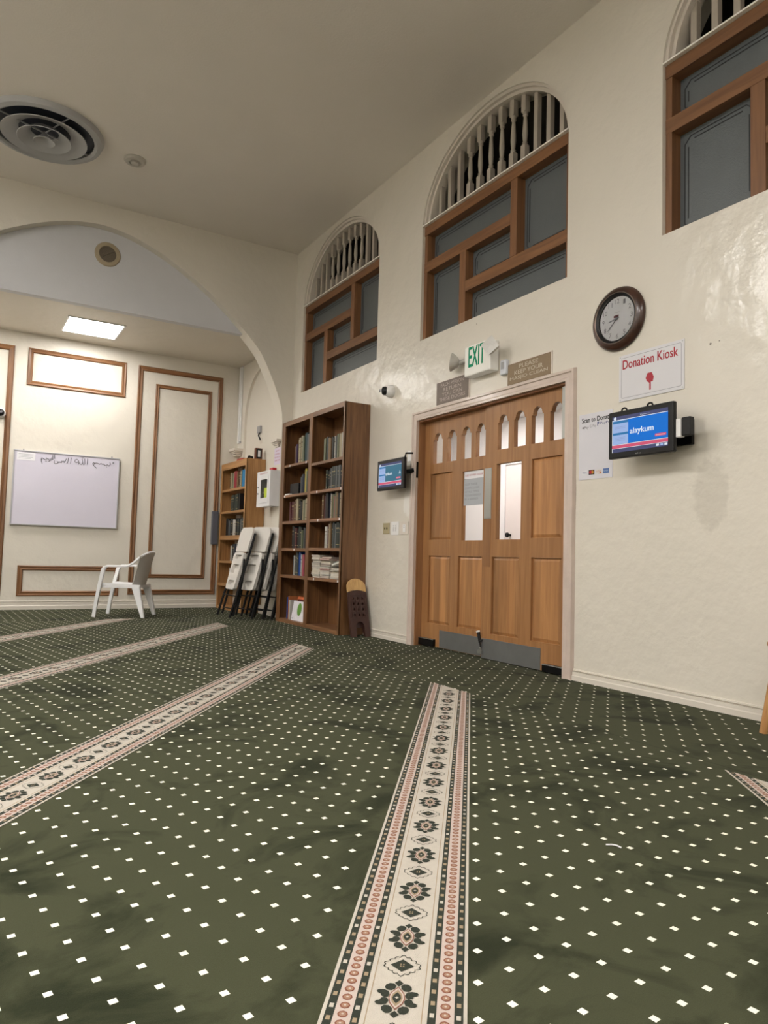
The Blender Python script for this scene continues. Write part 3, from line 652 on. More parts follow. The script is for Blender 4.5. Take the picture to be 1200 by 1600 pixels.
# ------------------------------------------------------------ carpet prayer-row stripes
ca, sa = math.cos(math.radians(52)), math.sin(math.radians(52))
def stripe(cn, label, xend, yend, alo):
    # centre line at norm=cn; runs from along=alo to where x reaches xend (mitred end) or y reaches yend
    Dv = Vector((ca, sa)); Nv = Vector((-sa, ca))
    def end_al(w):
        p = Nv*(cn+w)
        e1 = (xend-p.x)/Dv.x; e2 = (yend-p.y)/Dv.y if yend else 1e9
        return min(e1, e2)
    r = root('carpet_stripe', ((Nv*cn+Dv*end_al(0)).x, (Nv*cn+Dv*end_al(0)).y, 0), label, 'carpet stripe')
    def P(al, w, z): q = Nv*(cn+w)+Dv*al; return (q.x, q.y, z)
    m = MB()
    def band(w0, w1, mat, z, wob=0):
        n = 1
        m.add([P(alo, w0, z), P(end_al(w0), w0, z), P(end_al(w1), w1, z), P(alo, w1, z), P(alo, w0, 0), P(end_al(w0), w0, 0), P(end_al(w1), w1, 0), P(alo, w1, 0)],
              [(0, 1, 2, 3), (0, 1, 5, 4), (2, 3, 7, 6), (1, 2, 6, 5), (3, 0, 4, 7)], mat)
    band(-.137, .137, CREAMC, .0020)
    m.build('border_yarn', r)
    m = MB()
    for s in (-1, 1):
        for w0, w1, mt in ((.0625, .0785, GREENC), (.0785, .1125, PINKC), (.1125, .1295, GREENC), (.0512, .0532, TANC)):
            a, b = sorted((s*w0, s*w1)); band(a, b, mt, .0024)
    m.build('woven_band', r)
    def poly(m, pts, al0, w0, z, mat):
        if al0+.02 > end_al(w0): return
        m.add([P(al0+b, w0+a, z) for a, b in pts], [tuple(range(len(pts)))], mat)
    def ell(rw, ra, n=10, ph=0): return [(rw*math.cos(2*PI*i/n+ph), ra*math.sin(2*PI*i/n+ph)) for i in range(n)]
    emax = max(end_al(-.137), end_al(.137))
    ov = MB(); sq = MB()
    k = 0
    near = 4.5
    al = alo+.013
    while al < emax:
        for s in (-1, 1):
            w = s*.0955; q = Nv*(cn+w)+Dv*al
            n_ = 8 if math.hypot(q.x+3.956, q.y) < near else 5
            poly(ov, ell(.0105, .0105, n_), al, w, .0028, RUSTC); poly(ov, ell(.0072, .0070, n_), al, w, .0031, PEACH); poly(ov, ell(.0028, .0028, 5), al, w, .0034, PINKC)
        al += .0268
    al = alo+.01
    while al < emax:
        for s in (-1, 1):
            for w in (.0705, .121): poly(sq, [(-.0042, -.0065), (.0042, -.0065), (.0042, .0065), (-.0042, .0065)], al, s*w, .0028, TANC if int(al*100) % 3 else CREAMC)
        al += .0375
    ov.build('oval_motifs', r, kind='stuff'); sq.build('square_motifs', r, kind='stuff')
    k0 = math.ceil((alo+.986)/.228); fm = MB(); dm = MB()
    al = -.986+.228*k0
    while al < emax:
        # flower: ten petals and an eye
        if al+.05 < end_al(0):
            for sg in (-1, 1):
                poly(fm, [(0, -.011), (.009, 0), (0, .011), (-.009, 0)], al+sg*.050, 0, .0028, GREENC)
                for sw in (-1, 1):
                    for (pw, pa, rw, ra, an) in ((.016, .036, .011, .013, .5), (.029, .017, .013, .008, .15), (.024, .010, .009, .010, 0)):
                        e_ = [(x*math.cos(an)-y*math.sin(an), x*math.sin(an)+y*math.cos(an)) for x, y in ell(rw, ra, 8)]
                        poly(fm, [(sw*(pw+x), sg*(pa+y)) for x, y in e_], al, 0, .0028+pw*.01, GREENC)
            for (rw, ra, z, mt) in ((.0165, .038, .0032, RUSTC), (.0145, .034, .0034, PINKC), (.0115, .027, .0036, TANC), (.0085, .018, .0038, GREENC)):
                poly(fm, [(0, -ra), (rw*.8, -ra*.45), (rw, 0), (rw*.8, ra*.45), (0, ra), (-rw*.8, ra*.45), (-rw, 0), (-rw*.8, -ra*.45)], al, 0, z, mt)
            poly(fm, ell(.0025, .0045, 4), al, 0, .0040, CREAMC); poly(fm, ell(.0045, .0020, 4), al, 0, .0041, CREAMC)
        a2 = al+.114
        if a2+.045 < end_al(0):
            poly(dm, [(0, -.023), (.025, 0), (0, .023), (-.025, 0)], a2, 0, .0028, GREENC)
            for dw in (-.003, .003):
                for da in (-.0035, .0035): poly(dm, ell(.0022, .0028, 4, PI/4), a2+da, dw, .0032, TANC)
            ns = 14; ring = []
            for i in range(ns*4):
                t = 2*PI*i/(ns*4); sc = 1+.20*abs(math.sin(ns/2*t)); sq_ = (abs(math.cos(t))**1.3+abs(math.sin(t))**1.3)**(-1/1.3)
                ring.append((.036*sc*sq_*math.cos(t), .034*sc*sq_*math.sin(t)))
            nn = len(ring)
            vs = [P(a2+b, a, .0028) for a, b in ring]+[P(a2+b*.925, a*.94, .0028) for a, b in ring]
            dm.add(vs, [(i, (i+1) % nn, (i+1) % nn+nn, i+nn) for i in range(nn)], GREENC)
        al += .228
    fm.build('flower_motifs', r, kind='stuff'); dm.build('diamond_motifs', r, kind='stuff')
stripe(3.245, 'cream patterned carpet stripe running up the middle toward the double door, nearest the viewer', -1.05, None, -1.6)
stripe(1.898, 'cream patterned carpet stripe whose tip shows at the right photo edge below the wall', -1.10, None, -1.6)
stripe(4.672, 'wide diagonal cream carpet stripe ending in front of the tall dark bookcase', -1.06, None, -.6)
stripe(6.06, 'diagonal cream carpet stripe ending in front of the folding chairs', -1.12, None, .4)
stripe(7.43, 'farthest cream carpet stripe, ending under the white armchair', -1.12, 9.36, 1.4)
tag(MB().tube([(-2.195, 1.564, .003), (-2.188, 1.552, .006), (-2.182, 1.556, .004), (-2.176, 1.54, .006), (-2.171, 1.526, .003)], .0025, PAPER, 6).build('thread_scrap'), 'tiny white thread scrap lying on the green carpet at lower right', 'thread')

# ------------------------------------------------------------ bookcases
def bookcase(label, x0, x1, y0, y1, zt, cols, stile, wv, wy, top_h, backp=True, stickers=()):
    """front plane x0, back x1; cols = [(ya, yb, [(shelf_top, thickness)...])] openings"""
    r = root('bookcase', ((x0+x1)/2, (y0+y1)/2, 0), label, 'bookcase')
    MB().box(x0+.004, x1, y0, y0+.022, 0, zt-.002, wv).build('side_panel', r, bevel=.002)
    MB().box(x0+.004, x1, y1-.022, y1, 0, zt-.002, wv).build('side_panel', r, bevel=.002)
    MB().box(x1-.012, x1-.001, y0+.022, y1-.022, .0, zt-.02, wv).build('back_panel', r)
    MB().box(x0+.019, x1-.012, y0+.022, y1-.022, zt-.03, zt-.004, wy).build('top_panel', r)
    ys = sorted([y0, y1]+[q for c_ in cols for q in c_[:2]])
    for a, b in zip(ys[0::2], ys[1::2]):
        if b-a > .008: MB().box(x0, x0+.019, a, b, 0, zt, wv).build('face_stile', r, bevel=.002)
    for c_ in cols:
        MB().box(x0+.0005, x0+.019, c_[0], c_[1], zt-top_h, zt, wy).build('face_rail', r); MB().box(x0+.0005, x0+.019, c_[0], c_[1], 0, .042, wy).build('face_rail', r)
    if len(cols) > 1:
        mid = (cols[0][1]+cols[1][0])/2; MB().box(x0+.019, x1-.012, mid-.011, mid+.011, .02, zt-.03, wv).build('divider', r)
    edges = [y0+.022]+([mid-.011, mid+.011] if len(cols) > 1 else [])+[y1-.022]
    for ci, c_ in enumerate(cols):
        a, b = edges[ci*2], edges[ci*2+1]
        for z, t in c_[2]:
            s_ = MB().box(x0+.003 if z > .06 else x0+.019, x1-.012, a, b, z-t, z, wy)
            if z > .06: s_.v = [(x, min(max(y, c_[0]), c_[1]) if x < x0+.01 else y, zz) for x, y, zz in s_.v]
            s_.build('shelf', r, bevel=.0015)
    for (y, z) in stickers: MB().box(x0+.001, x0+.0028, y-.013, y+.013, z-.028, z-.004, PAPER).build('shelf_label', r)
    return r
BX0, BX1 = -.326, -.004
RS = [(1.955, .034), (1.618, .034), (1.283, .036), (.944, .034), (.598, .034), (.045, .03)]
LS = [(2.003, .030), (1.616, .032), (1.279, .036), (.938, .036), (.600, .036), (.045, .03)]
bookcase('tall dark wooden double bookcase against the cream wall left of the doors', BX0, BX1, 6.948, 8.701, 2.57,
         [(6.982, 7.782, RS), (7.862, 8.600, LS)], .04, DARKW, DARKY, .058,
         stickers=[(8.42, 2.0), (7.93, 2.0), (8.55, 1.614), (7.60, 1.616), (6.99, 1.616), (7.55, 1.281), (7.01, 1.281), (8.2, .936), (7.61, .596), (7.0, .596)])
SX0, SX1 = -.38, -.085
SS = [(1.828, .036), (1.490, .034), (1.120, .068), (.735, .034), (.392, .042), (.045, .03)]
bookcase('single light wooden bookcase in the alcove behind the folding chairs', SX0, SX1, 9.86, 10.98, 2.235, [(9.90, 10.935, SS)], .04, LITEW, LITEY, .10)

# ------------------------------------------------------------ books
random.seed(5)
_bm = {}
def bmat(col):
    if col not in _bm: _bm[col] = plain('book_cover_%d' % len(_bm), col, .5, var=.18, vscale=18)
    return _bm[col]
def book(x0, y, z, w, h, d, col, label, group, band=None, ang=0):
    z += .0012; w -= .0006; col = tuple(c*.62 for c in col)
    # spine towards -x; y = left edge (larger y), w = thickness
    o = Vector((x0, y-w/2, z))
    r = root('book', o, label, 'book', group)
    c_ = bmat(col); m = MB(); t = .0025
    X0, X1, Y0, Y1_ = x0, x0+d, y-w, y
    m.box(X0, X0+t*1.5, Y0, Y1_, z, z+h, c_); m.box(X0+t*1.5, X1, Y0, Y0+t, z, z+h, c_); m.box(X0+t*1.5, X1, Y1_-t, Y1_, z, z+h, c_)
    if band:
        bc = bmat(band)
        for zz, hh in ((.12, .03), (.74, .05), (.60, .015)): m.box(X0-.0008, X0+.0005, Y0+.001, Y1_-.001, z+h*zz, z+h*(zz+hh), bc)
    m.build('cover', r)
    MB().box(X0+t*1.5, X1-.004, Y0+t, Y1_-t, z+.003, z+h-.004, bmat((.62, .56, .44))).build('pages', r)
    if ang: r.rotation_euler = (ang, 0, 0)
    return r
ORD = ['first', 'second', 'third', 'fourth', 'fifth', 'sixth', 'seventh', 'eighth', 'ninth', 'tenth', 'eleventh', 'twelfth', 'thirteenth', 'fourteenth', 'fifteenth', 'sixteenth', 'seventeenth', 'eighteenth']
CN = {'k': ((.012, .012, .013), 'black'), 'n': ((.012, .02, .05), 'navy'), 'g': ((.03, .045, .035), 'dark green'), 't': ((.0, .05, .07), 'teal'), 'b': ((.02, .09, .38), 'blue'),
      's': ((.03, .30, .62), 'sky blue'), 'r': ((.42, .03, .05), 'red'), 'm': ((.11, .02, .025), 'maroon'), 'w': ((.68, .66, .60), 'white'), 'c': ((.50, .43, .28), 'cream'), 'y': ((.62, .52, .08), 'yellow'),
      'l': ((.20, .42, .06), 'lime green'), 'p': ((.50, .10, .14), 'pink'), 'o': ((.16, .08, .035), 'brown'), 'a': ((.14, .15, .15), 'grey'), 'e': ((.20, .22, .13), 'olive'), 'd': ((.07, .085, .085), 'dark grey'), 'v': ((.06, .02, .10), 'purple'), 'q': ((.28, .17, .08), 'tan')}
def row(where, ystart, yend, z, xs, spec, hmax, group):
    """spec: string of tokens colour+height digit(0-9 of hmax)+width digit"""
    toks = spec.split(); ws = [int(t[2:])*.005 for t in toks]
    tot = sum(ws); sc = (ystart-yend)/tot; y = ystart; i = 0
    for t, w in zip(toks, ws):
        w *= sc
        if t[0] != '_':
            col, cn = CN[t[0]]; h = hmax*(.55+.05*int(t[1])); j = random.uniform(-.006, .012)
            bd = None
            if t[0] in 'kgdmo' and random.random() < .5: bd = (.30, .25, .13)
            if t[0] in 'cwq' and random.random() < .6: bd = (.12, .09, .06)
            book(xs+j, y-.0008, z, w-.0016, h, random.uniform(.16, .2), col, '%s book, %s from left, %s' % (cn, ORD[i], where), group, bd)
            i += 1
        y -= w
L, R_ = 'left', 'right'
def wh(sh, half): return '%s shelf, %s half of the tall bookcase' % (sh, half)
xs = BX0+.05
# left half (viewer's left = larger y: 8.60 .. 7.87)
row(wh('top', L), 8.40, 7.88, 2.003, xs, 'o24 m14 v34 c66 c76 c86 e76 t96 t96 a86 k76 k74', .36, 'books in the tall bookcase')
row(wh('second', L), 8.20, 7.88, 1.616, xs, 'a33 n45 n55 n55 k55 y96 e76 k74 w97 k94', .30, 'books in the tall bookcase')
row(wh('third', L), 8.50, 7.88, 1.279, xs, 'm77 m76 m76 o66 o86 c98 k78 k68 c78 e77 c87 c86 a85', .28, 'books in the tall bookcase')
row(wh('fourth', L), 8.38, 7.88, .938, xs, 'k97 k87 m78 k66 g88 k77 e56 a76 k66 l87 l98', .28, 'books in the tall bookcase')
row(wh('fifth', L), 8.34, 7.92, .600, xs, 'n66 w64 d66 d98 d87 b98 b88 w75 p76 p77 m87 k87', .29, 'books in the tall bookcase')
# right half (7.76 .. 7.0)
row(wh('top', R_), 7.55, 6.99, 1.955, xs, 'e78 d86 a74 q76 q66 k75 k66 w74 a75 k84 e86 c87 c88 w85 c86 d95', .30, 'books in the tall bookcase')
row(wh('second', R_), 7.46, 7.0, 1.618, xs, 'g66 k57 k77 a75 g86 d87 a88 d87 a88 k76 d86 a84', .27, 'books in the tall bookcase')
row(wh('third', R_), 7.56, 7.0, 1.283, xs, 'o88 m76 k98 k98 n98 w85 c64 e76 p64 e96 q97 k86 c86 o88 m85', .295, 'books in the tall bookcase')
row(wh('fourth', R_), 7.46, 7.0, .944, xs, 'w66 w66 m88 c84 q96 k86 d97 a87 g98 g98 d87 k86 q84', .29, 'books in the tall bookcase')
# dark box of papers on the second left shelf
r = root('black_book_box', (-.2, 8.36, 1.616), 'low black box holding papers on the second left shelf of the tall bookcase', 'box')
MB().box(xs, -.05, 8.24, 8.50, 1.617, 1.76, BLACK).build('box_body', r, bevel=.004)
tag(MB().box(BX0+.006, BX0+.046, 8.42, 8.56, 1.617, 1.631, PAPER).build('folded_paper', bevel=.002), 'folded white paper on the edge of the second left shelf, beside the black box', 'paper')
# upright things on the bottom left shelf
zb = .0470
book(xs+.0, 8.47, zb, .022, .27, .19, CN['b'][0], 'blue book, leftmost upright on the bottom left shelf of the tall bookcase', 'large books on the bottom shelf')
book(xs+.01, 8.445, zb, .02, .26, .19, CN['p'][0], 'pink book beside the blue one on the bottom left shelf', 'large books on the bottom shelf')
book(xs-.005, 8.418, zb, .03, .285, .2, (.55, .18, .06), 'orange book upright on the bottom left shelf, beside the pink one', 'large books on the bottom shelf')
book(xs-.01, 8.385, zb, .04, .24, .2, CN['w'][0], 'white book upright on the bottom left shelf, beside the orange one', 'large books on the bottom shelf')
def flatcover(x, y0, y1, z, h, col, label, disc=None, lean=.06, strip=None):
    r = root('picture_book', (x, (y0+y1)/2, z), label, 'book', 'large books on the bottom shelf')
    MB().hexa([(x, y0, z), (x+.02, y0, z), (x+.02, y1, z), (x, y1, z)], [(x+lean, y0, z+h), (x+.02+lean, y0, z+h), (x+.02+lean, y1, z+h), (x+lean, y1, z+h)], bmat(col)).build('cover', r)
    if disc:
        m = MB(); cy_, cz_ = (y0+y1)/2, z+h*.60; n_ = 24
        pts = [(cy_+.062*math.cos(2*PI*i/n_), cz_+.078*math.sin(2*PI*i/n_)) for i in range(n_)]
        m.add([(x+lean*(b-z)/h-.001, a, b) for a, b in pts], [tuple(range(n_))], bmat(disc))
        for (ya, yb) in ((y1-.05, y1-.02), (y0+.02, y0+.05)):
            m.box(x+lean*.08-.001, x+lean*.08, ya, yb, z+.018, z+.030, INKG)
        m.build('cover_print', r)
    if strip:
        m = MB(); m.box(x+lean*.8-.002, x+lean*.8-.001, y0+.03, y1-.02, z+h*.80, z+h*.90, bmat(strip)); m.build('cover_print', r)
flatcover(-.24, 7.93, 8.34, zb, .285, (.55, .13, .04), 'orange-red picture book facing out behind the white one on the bottom left shelf', strip=(.10, .02, .02))
flatcover(-.285, 7.90, 8.31, zb, .235, (.72, .70, .74), 'white picture book with a green disc facing out on the bottom left shelf', disc=(.13, .30, .05), lean=.035)
# piles on the fifth right shelf
k = 0
def pile(y0, y1, z0, n, cols, nm, x=-.29, jig=.02, t=(.008, .022)):
    z = z0
    for i in range(n):
        th = random.uniform(*t); a = random.uniform(-jig, jig); col = random.choice(cols)
        m = MB(); dx = random.uniform(-.015, .01)
        m.box(x+dx, x+dx+.19, y0+a*.5+.002, y1+a*.5-.002, z, z+.0025, bmat(CN[col][0]))
        m.box(x+dx+.004, x+dx+.19, y0+a*.5+.005, y1+a*.5-.005, z+.0025, z+th-.0025, bmat((.60, .55, .47)))
        m.box(x+dx, x+dx+.19, y0+a*.5+.002, y1+a*.5-.002, z+th-.0025, z+th-.0004, bmat(CN[col][0]))
        tag(m.build('booklet'), '%s booklet, %s from the bottom of the %s pile on the fifth right shelf' % (CN[col][1], ORD[i] if i < 18 else 'top', nm), 'booklet', 'booklets piled on the fifth right shelf')
        z += th
pile(7.53, 7.745, .599, 14, 'wwcwaaw', 'left', t=(.012, .024))
pile(7.27, 7.515, .599, 15, 'wcmakmkwraw', 'middle', jig=.03, t=(.011, .024))
pile(7.0, 7.235, .599, 7, 'wwcwka', 'right', jig=.025, t=(.010, .020))
r = root('leaning_booklet', (-.2, 7.12, .72), 'white booklet leaning askew on top of the right pile, fifth right shelf', 'booklet', 'booklets piled on the fifth right shelf')
MB().hexa([(-.29, 7.0, .790), (-.1, 7.0, .790), (-.1, 7.22, .745), (-.29, 7.22, .745)], [(-.29, 7.005, .805), (-.1, 7.005, .805), (-.1, 7.225, .760), (-.29, 7.225, .760)], bmat(CN['w'][0])).build('booklet_cover', r)
MB().hexa([(-.28, 7.0, .808), (-.1, 7.0, .808), (-.1, 7.2, .766), (-.28, 7.2, .766)], [(-.28, 7.005, .82), (-.1, 7.005, .82), (-.1, 7.205, .778), (-.28, 7.205, .778)], bmat(CN['a'][0])).build('booklet_cover', r)
# light bookcase
def ws(sh): return '%s shelf of the light bookcase' % sh
xs2 = SX0+.06; G2 = 'books in the light bookcase'
row(ws('top'), 10.72, 9.93, 1.828, xs2, 'o86 c86 e75 c84 r98 r98 q86 o78 k74 c86 s98 s98 b97 a86 q75', .27, G2)
row(ws('second'), 10.66, 10.27, 1.490, xs2, 'g88 g88 g88 g98 k96', .26, G2)
row('right end of the second shelf, light bookcase', 10.02, 9.93, 1.490, xs2, 'r55 p66', .24, G2)
row(ws('third'), 10.84, 9.93, 1.120, xs2, 'k98 k88 a66 d86 k78 w78 w68 k88 d77 k66 a78 d88 k76 w98', .27, G2)
row(ws('fourth'), 10.60, 9.95, .735, xs2, 'q64 w66 k88 d87 n88 a88 n88 k88 b78 k88 d88 w78', .27, G2)
row(ws('fifth'), 10.60, 10.0, .392, xs2, 'w98 w88 a88 k88 w78 d88 k78 w88', .24, G2)
# things lying on the light bookcase
tag(MB().box(-.36, -.24, 10.10, 10.35, 2.236, 2.262, plain('red_cloth_cover', (.38, .03, .03), .6)).build('red_booklet', bevel=.004), 'flat red booklet lying on top of the light bookcase', 'booklet')
tag(MB().tube([(-.30, 10.02, 2.25), (-.29, 10.0, 2.28), (-.27, 10.06, 2.285), (-.24, 10.0, 2.265)], .018, BLACK, 8).build('dark_pouch', smooth=True), 'dark crumpled pouch on top of the light bookcase beside the small frame', 'pouch')
r = root('small_picture_frame', (-.2, 9.92, 2.235), 'small dark wooden framed clock-like box standing on the light bookcase', 'desk frame')
m = MB(); m.box(-.235, -.13, 9.895, 9.955, 2.236, 2.40, wood('dark_red_box', (.10, .03, .015), (.18, .06, .03))); m.build('case', r, bevel=.004)
MB().box(-.222, -.143, 9.893, 9.8955, 2.25, 2.385, BLACK).build('front_glass', r); MB().box(-.20, -.165, 9.8915, 9.8932, 2.27, 2.365, PAPER).build('picture', r)
tag(MB().box(-.30, -.27, 10.45, 10.60, 2.236, 2.25, PAPER).build('white_envelope'), 'small white envelope on top of the light bookcase, left end', 'envelope')
tag(MB().box(-.40, -.385, 11.0, 11.02, 1.0, 1.62, plain('dark_grey_folder', (.10, .10, .12), .5)).build('grey_board') , 'narrow dark grey board on the alcove wall left of the light bookcase', 'board') if False else None
r = root('grey_board', (-.47, 10.99, .95), 'narrow dark grey slab hung on the alcove wall left of the light bookcase', 'panel')
MB().box(-.50, -.405, 10.955, 11.02, .98, 1.50, plain('dark_grey_slab', (.10, .10, .12), .5)).build('slab', r, bevel=.006)

# ------------------------------------------------------------ corbels, conduit, device, paper
def corbel(label, x0, x1, y0, y1, z0, z1):
    r = root('plaster_corbel', ((x0+x1)/2, (y0+y1)/2, z0), label, 'corbel')
    h = z1-z0; m = MB()
    for k_, (f0, f1, o) in enumerate(((.62, 1, 0), (.42, .62, .018), (.22, .42, .032), (0, .22, .05))):
        m.box(x0+o, x1, y0+o, y1-o, z0+h*f0, z0+h*f1, TRIMW)
    m.build('moulded_block', r, bevel=.006)
corbel('cream plaster corbel on the arch jamb above the lilac paper notice', -.20, -.125, 9.42, 9.60, 2.345, 2.445) if False else None
corbel('cream plaster corbel at the far alcove corner above the light bookcase', -.26, XA-.001, 10.76, 11.02, 2.385, 2.50)
corbel('cream plaster corbel on the arch jamb above the lilac paper notice', -.215, -.1435, 9.165, 9.395, 2.345, 2.445)
tag(MB().box(-.1455, -.1435, 9.175, 9.395, 2.10, 2.335, LILAC).build('paper_notice'), 'lilac paper notice taped to the arch jamb above the white cabinet', 'notice')
m = MB(); fw_ = onwall(-.1458)
for i, t in enumerate(('NOTICE', 'IN AN EMERGENCY', 'PLEASE OPEN THE', 'CABINET DOOR')):
    text(m, t, fw_, -9.375+.03*(i == 0), -9.19-.03*(i == 0), 2.285-i*.045, 2.305-i*.045, RED)
m.build('notice_print', bpy.data.objects['paper_notice'])
r = root('conduit', (-.11, 10.93, 2.62), 'pair of white cable conduits running down the alcove corner from the ceiling', 'conduit')
MB().box(-.145, -.1205, 10.93, 10.985, 2.60, HL-.001, WHITEP).build('cable_duct', r, bevel=.003)
m = MB(); m.tube([(-.133, 10.88, 2.62), (-.133, 10.88, HL-.002)], .011, WHITEP, 10); m.lathe([(.016, 0), (.016, .03)], (-.133, 10.88, 2.60), (0, 0, 1), GREYM, 10); m.build('cable_tube', r, smooth=True)
r = root('plug_adapter', (-.10, 10.13, 2.66), 'small grey box with a black plug on the alcove wall above the light bookcase', 'adapter')
MB().box(-.115, -.081, 10.08, 10.20, 2.665, 2.77, GREYM).build('case', r, bevel=.006)
MB().tube([(-.10, 10.14, 2.665), (-.11, 10.14, 2.62), (-.098, 10.12, 2.59), (-.095, 10.10, 2.555)], .010, BLACK, 8).build('plug_cable', r, smooth=True)
MB().box(-.088, -.081, 10.05, 10.13, 2.50, 2.58, TRIMW).build('outlet_plate', r, bevel=.002)

# ------------------------------------------------------------ white wall cabinet with red beacon
r = root('defibrillator_cabinet', (-.21, 9.40, 1.51), 'white metal emergency cabinet with a small window mounted on the arch jamb', 'cabinet')
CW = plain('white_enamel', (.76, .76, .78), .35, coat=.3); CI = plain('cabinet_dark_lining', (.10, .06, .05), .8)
X0, X1, ya, yb, za, zc = -.285, -.145, 9.168, 9.655, 1.512, 2.008
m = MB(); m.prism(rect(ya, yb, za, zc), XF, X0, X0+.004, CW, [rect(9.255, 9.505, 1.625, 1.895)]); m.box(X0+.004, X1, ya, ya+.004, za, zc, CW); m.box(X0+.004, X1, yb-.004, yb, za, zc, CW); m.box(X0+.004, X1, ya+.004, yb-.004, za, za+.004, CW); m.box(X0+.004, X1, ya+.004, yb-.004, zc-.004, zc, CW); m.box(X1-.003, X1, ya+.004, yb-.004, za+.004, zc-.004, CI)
m.build('case', r)
m = MB(); m.prism(rect(ya+.05, yb-.10, za+.05, zc-.06), XF, X0-.006, X0-.001, CW, [rect(9.262, 9.498, 1.632, 1.888)]); m.build('cabinet_door', r, bevel=.002)
MB().box(X0-.004, X0-.002, 9.262, 9.498, 1.632, 1.888, GLASS).build('window_pane', r)
m = MB(); m.box(X0+.012, X1-.02, 9.265, 9.42, 1.63, 1.775, plain('lime_case', (.62, .80, .03), .5)); m.box(X0+.012, X1-.02, 9.42, 9.49, 1.63, 1.70, BLACK); m.build('defibrillator', r, bevel=.01)
m = MB()
for zz in (1.70, 1.79): m.lathe([(.012, 0), (.012, -.01), (.006, -.014)], (X0-.001, 9.60, zz), (1, 0, 0), GREYM, 12)
m.build('lock', r, smooth=True)
m = MB(); text(m, 'EMERGENCY', onwall(X0-.0005), -9.56, -9.26, 1.965, 1.985, RED); m.build('door_lettering', r)
m = MB(); m.box(-.245, -.185, 9.19, 9.31, 2.008, 2.045, plain('red_beacon', (.45, .01, .02), .3)); m.build('beacon', r, bevel=.006)

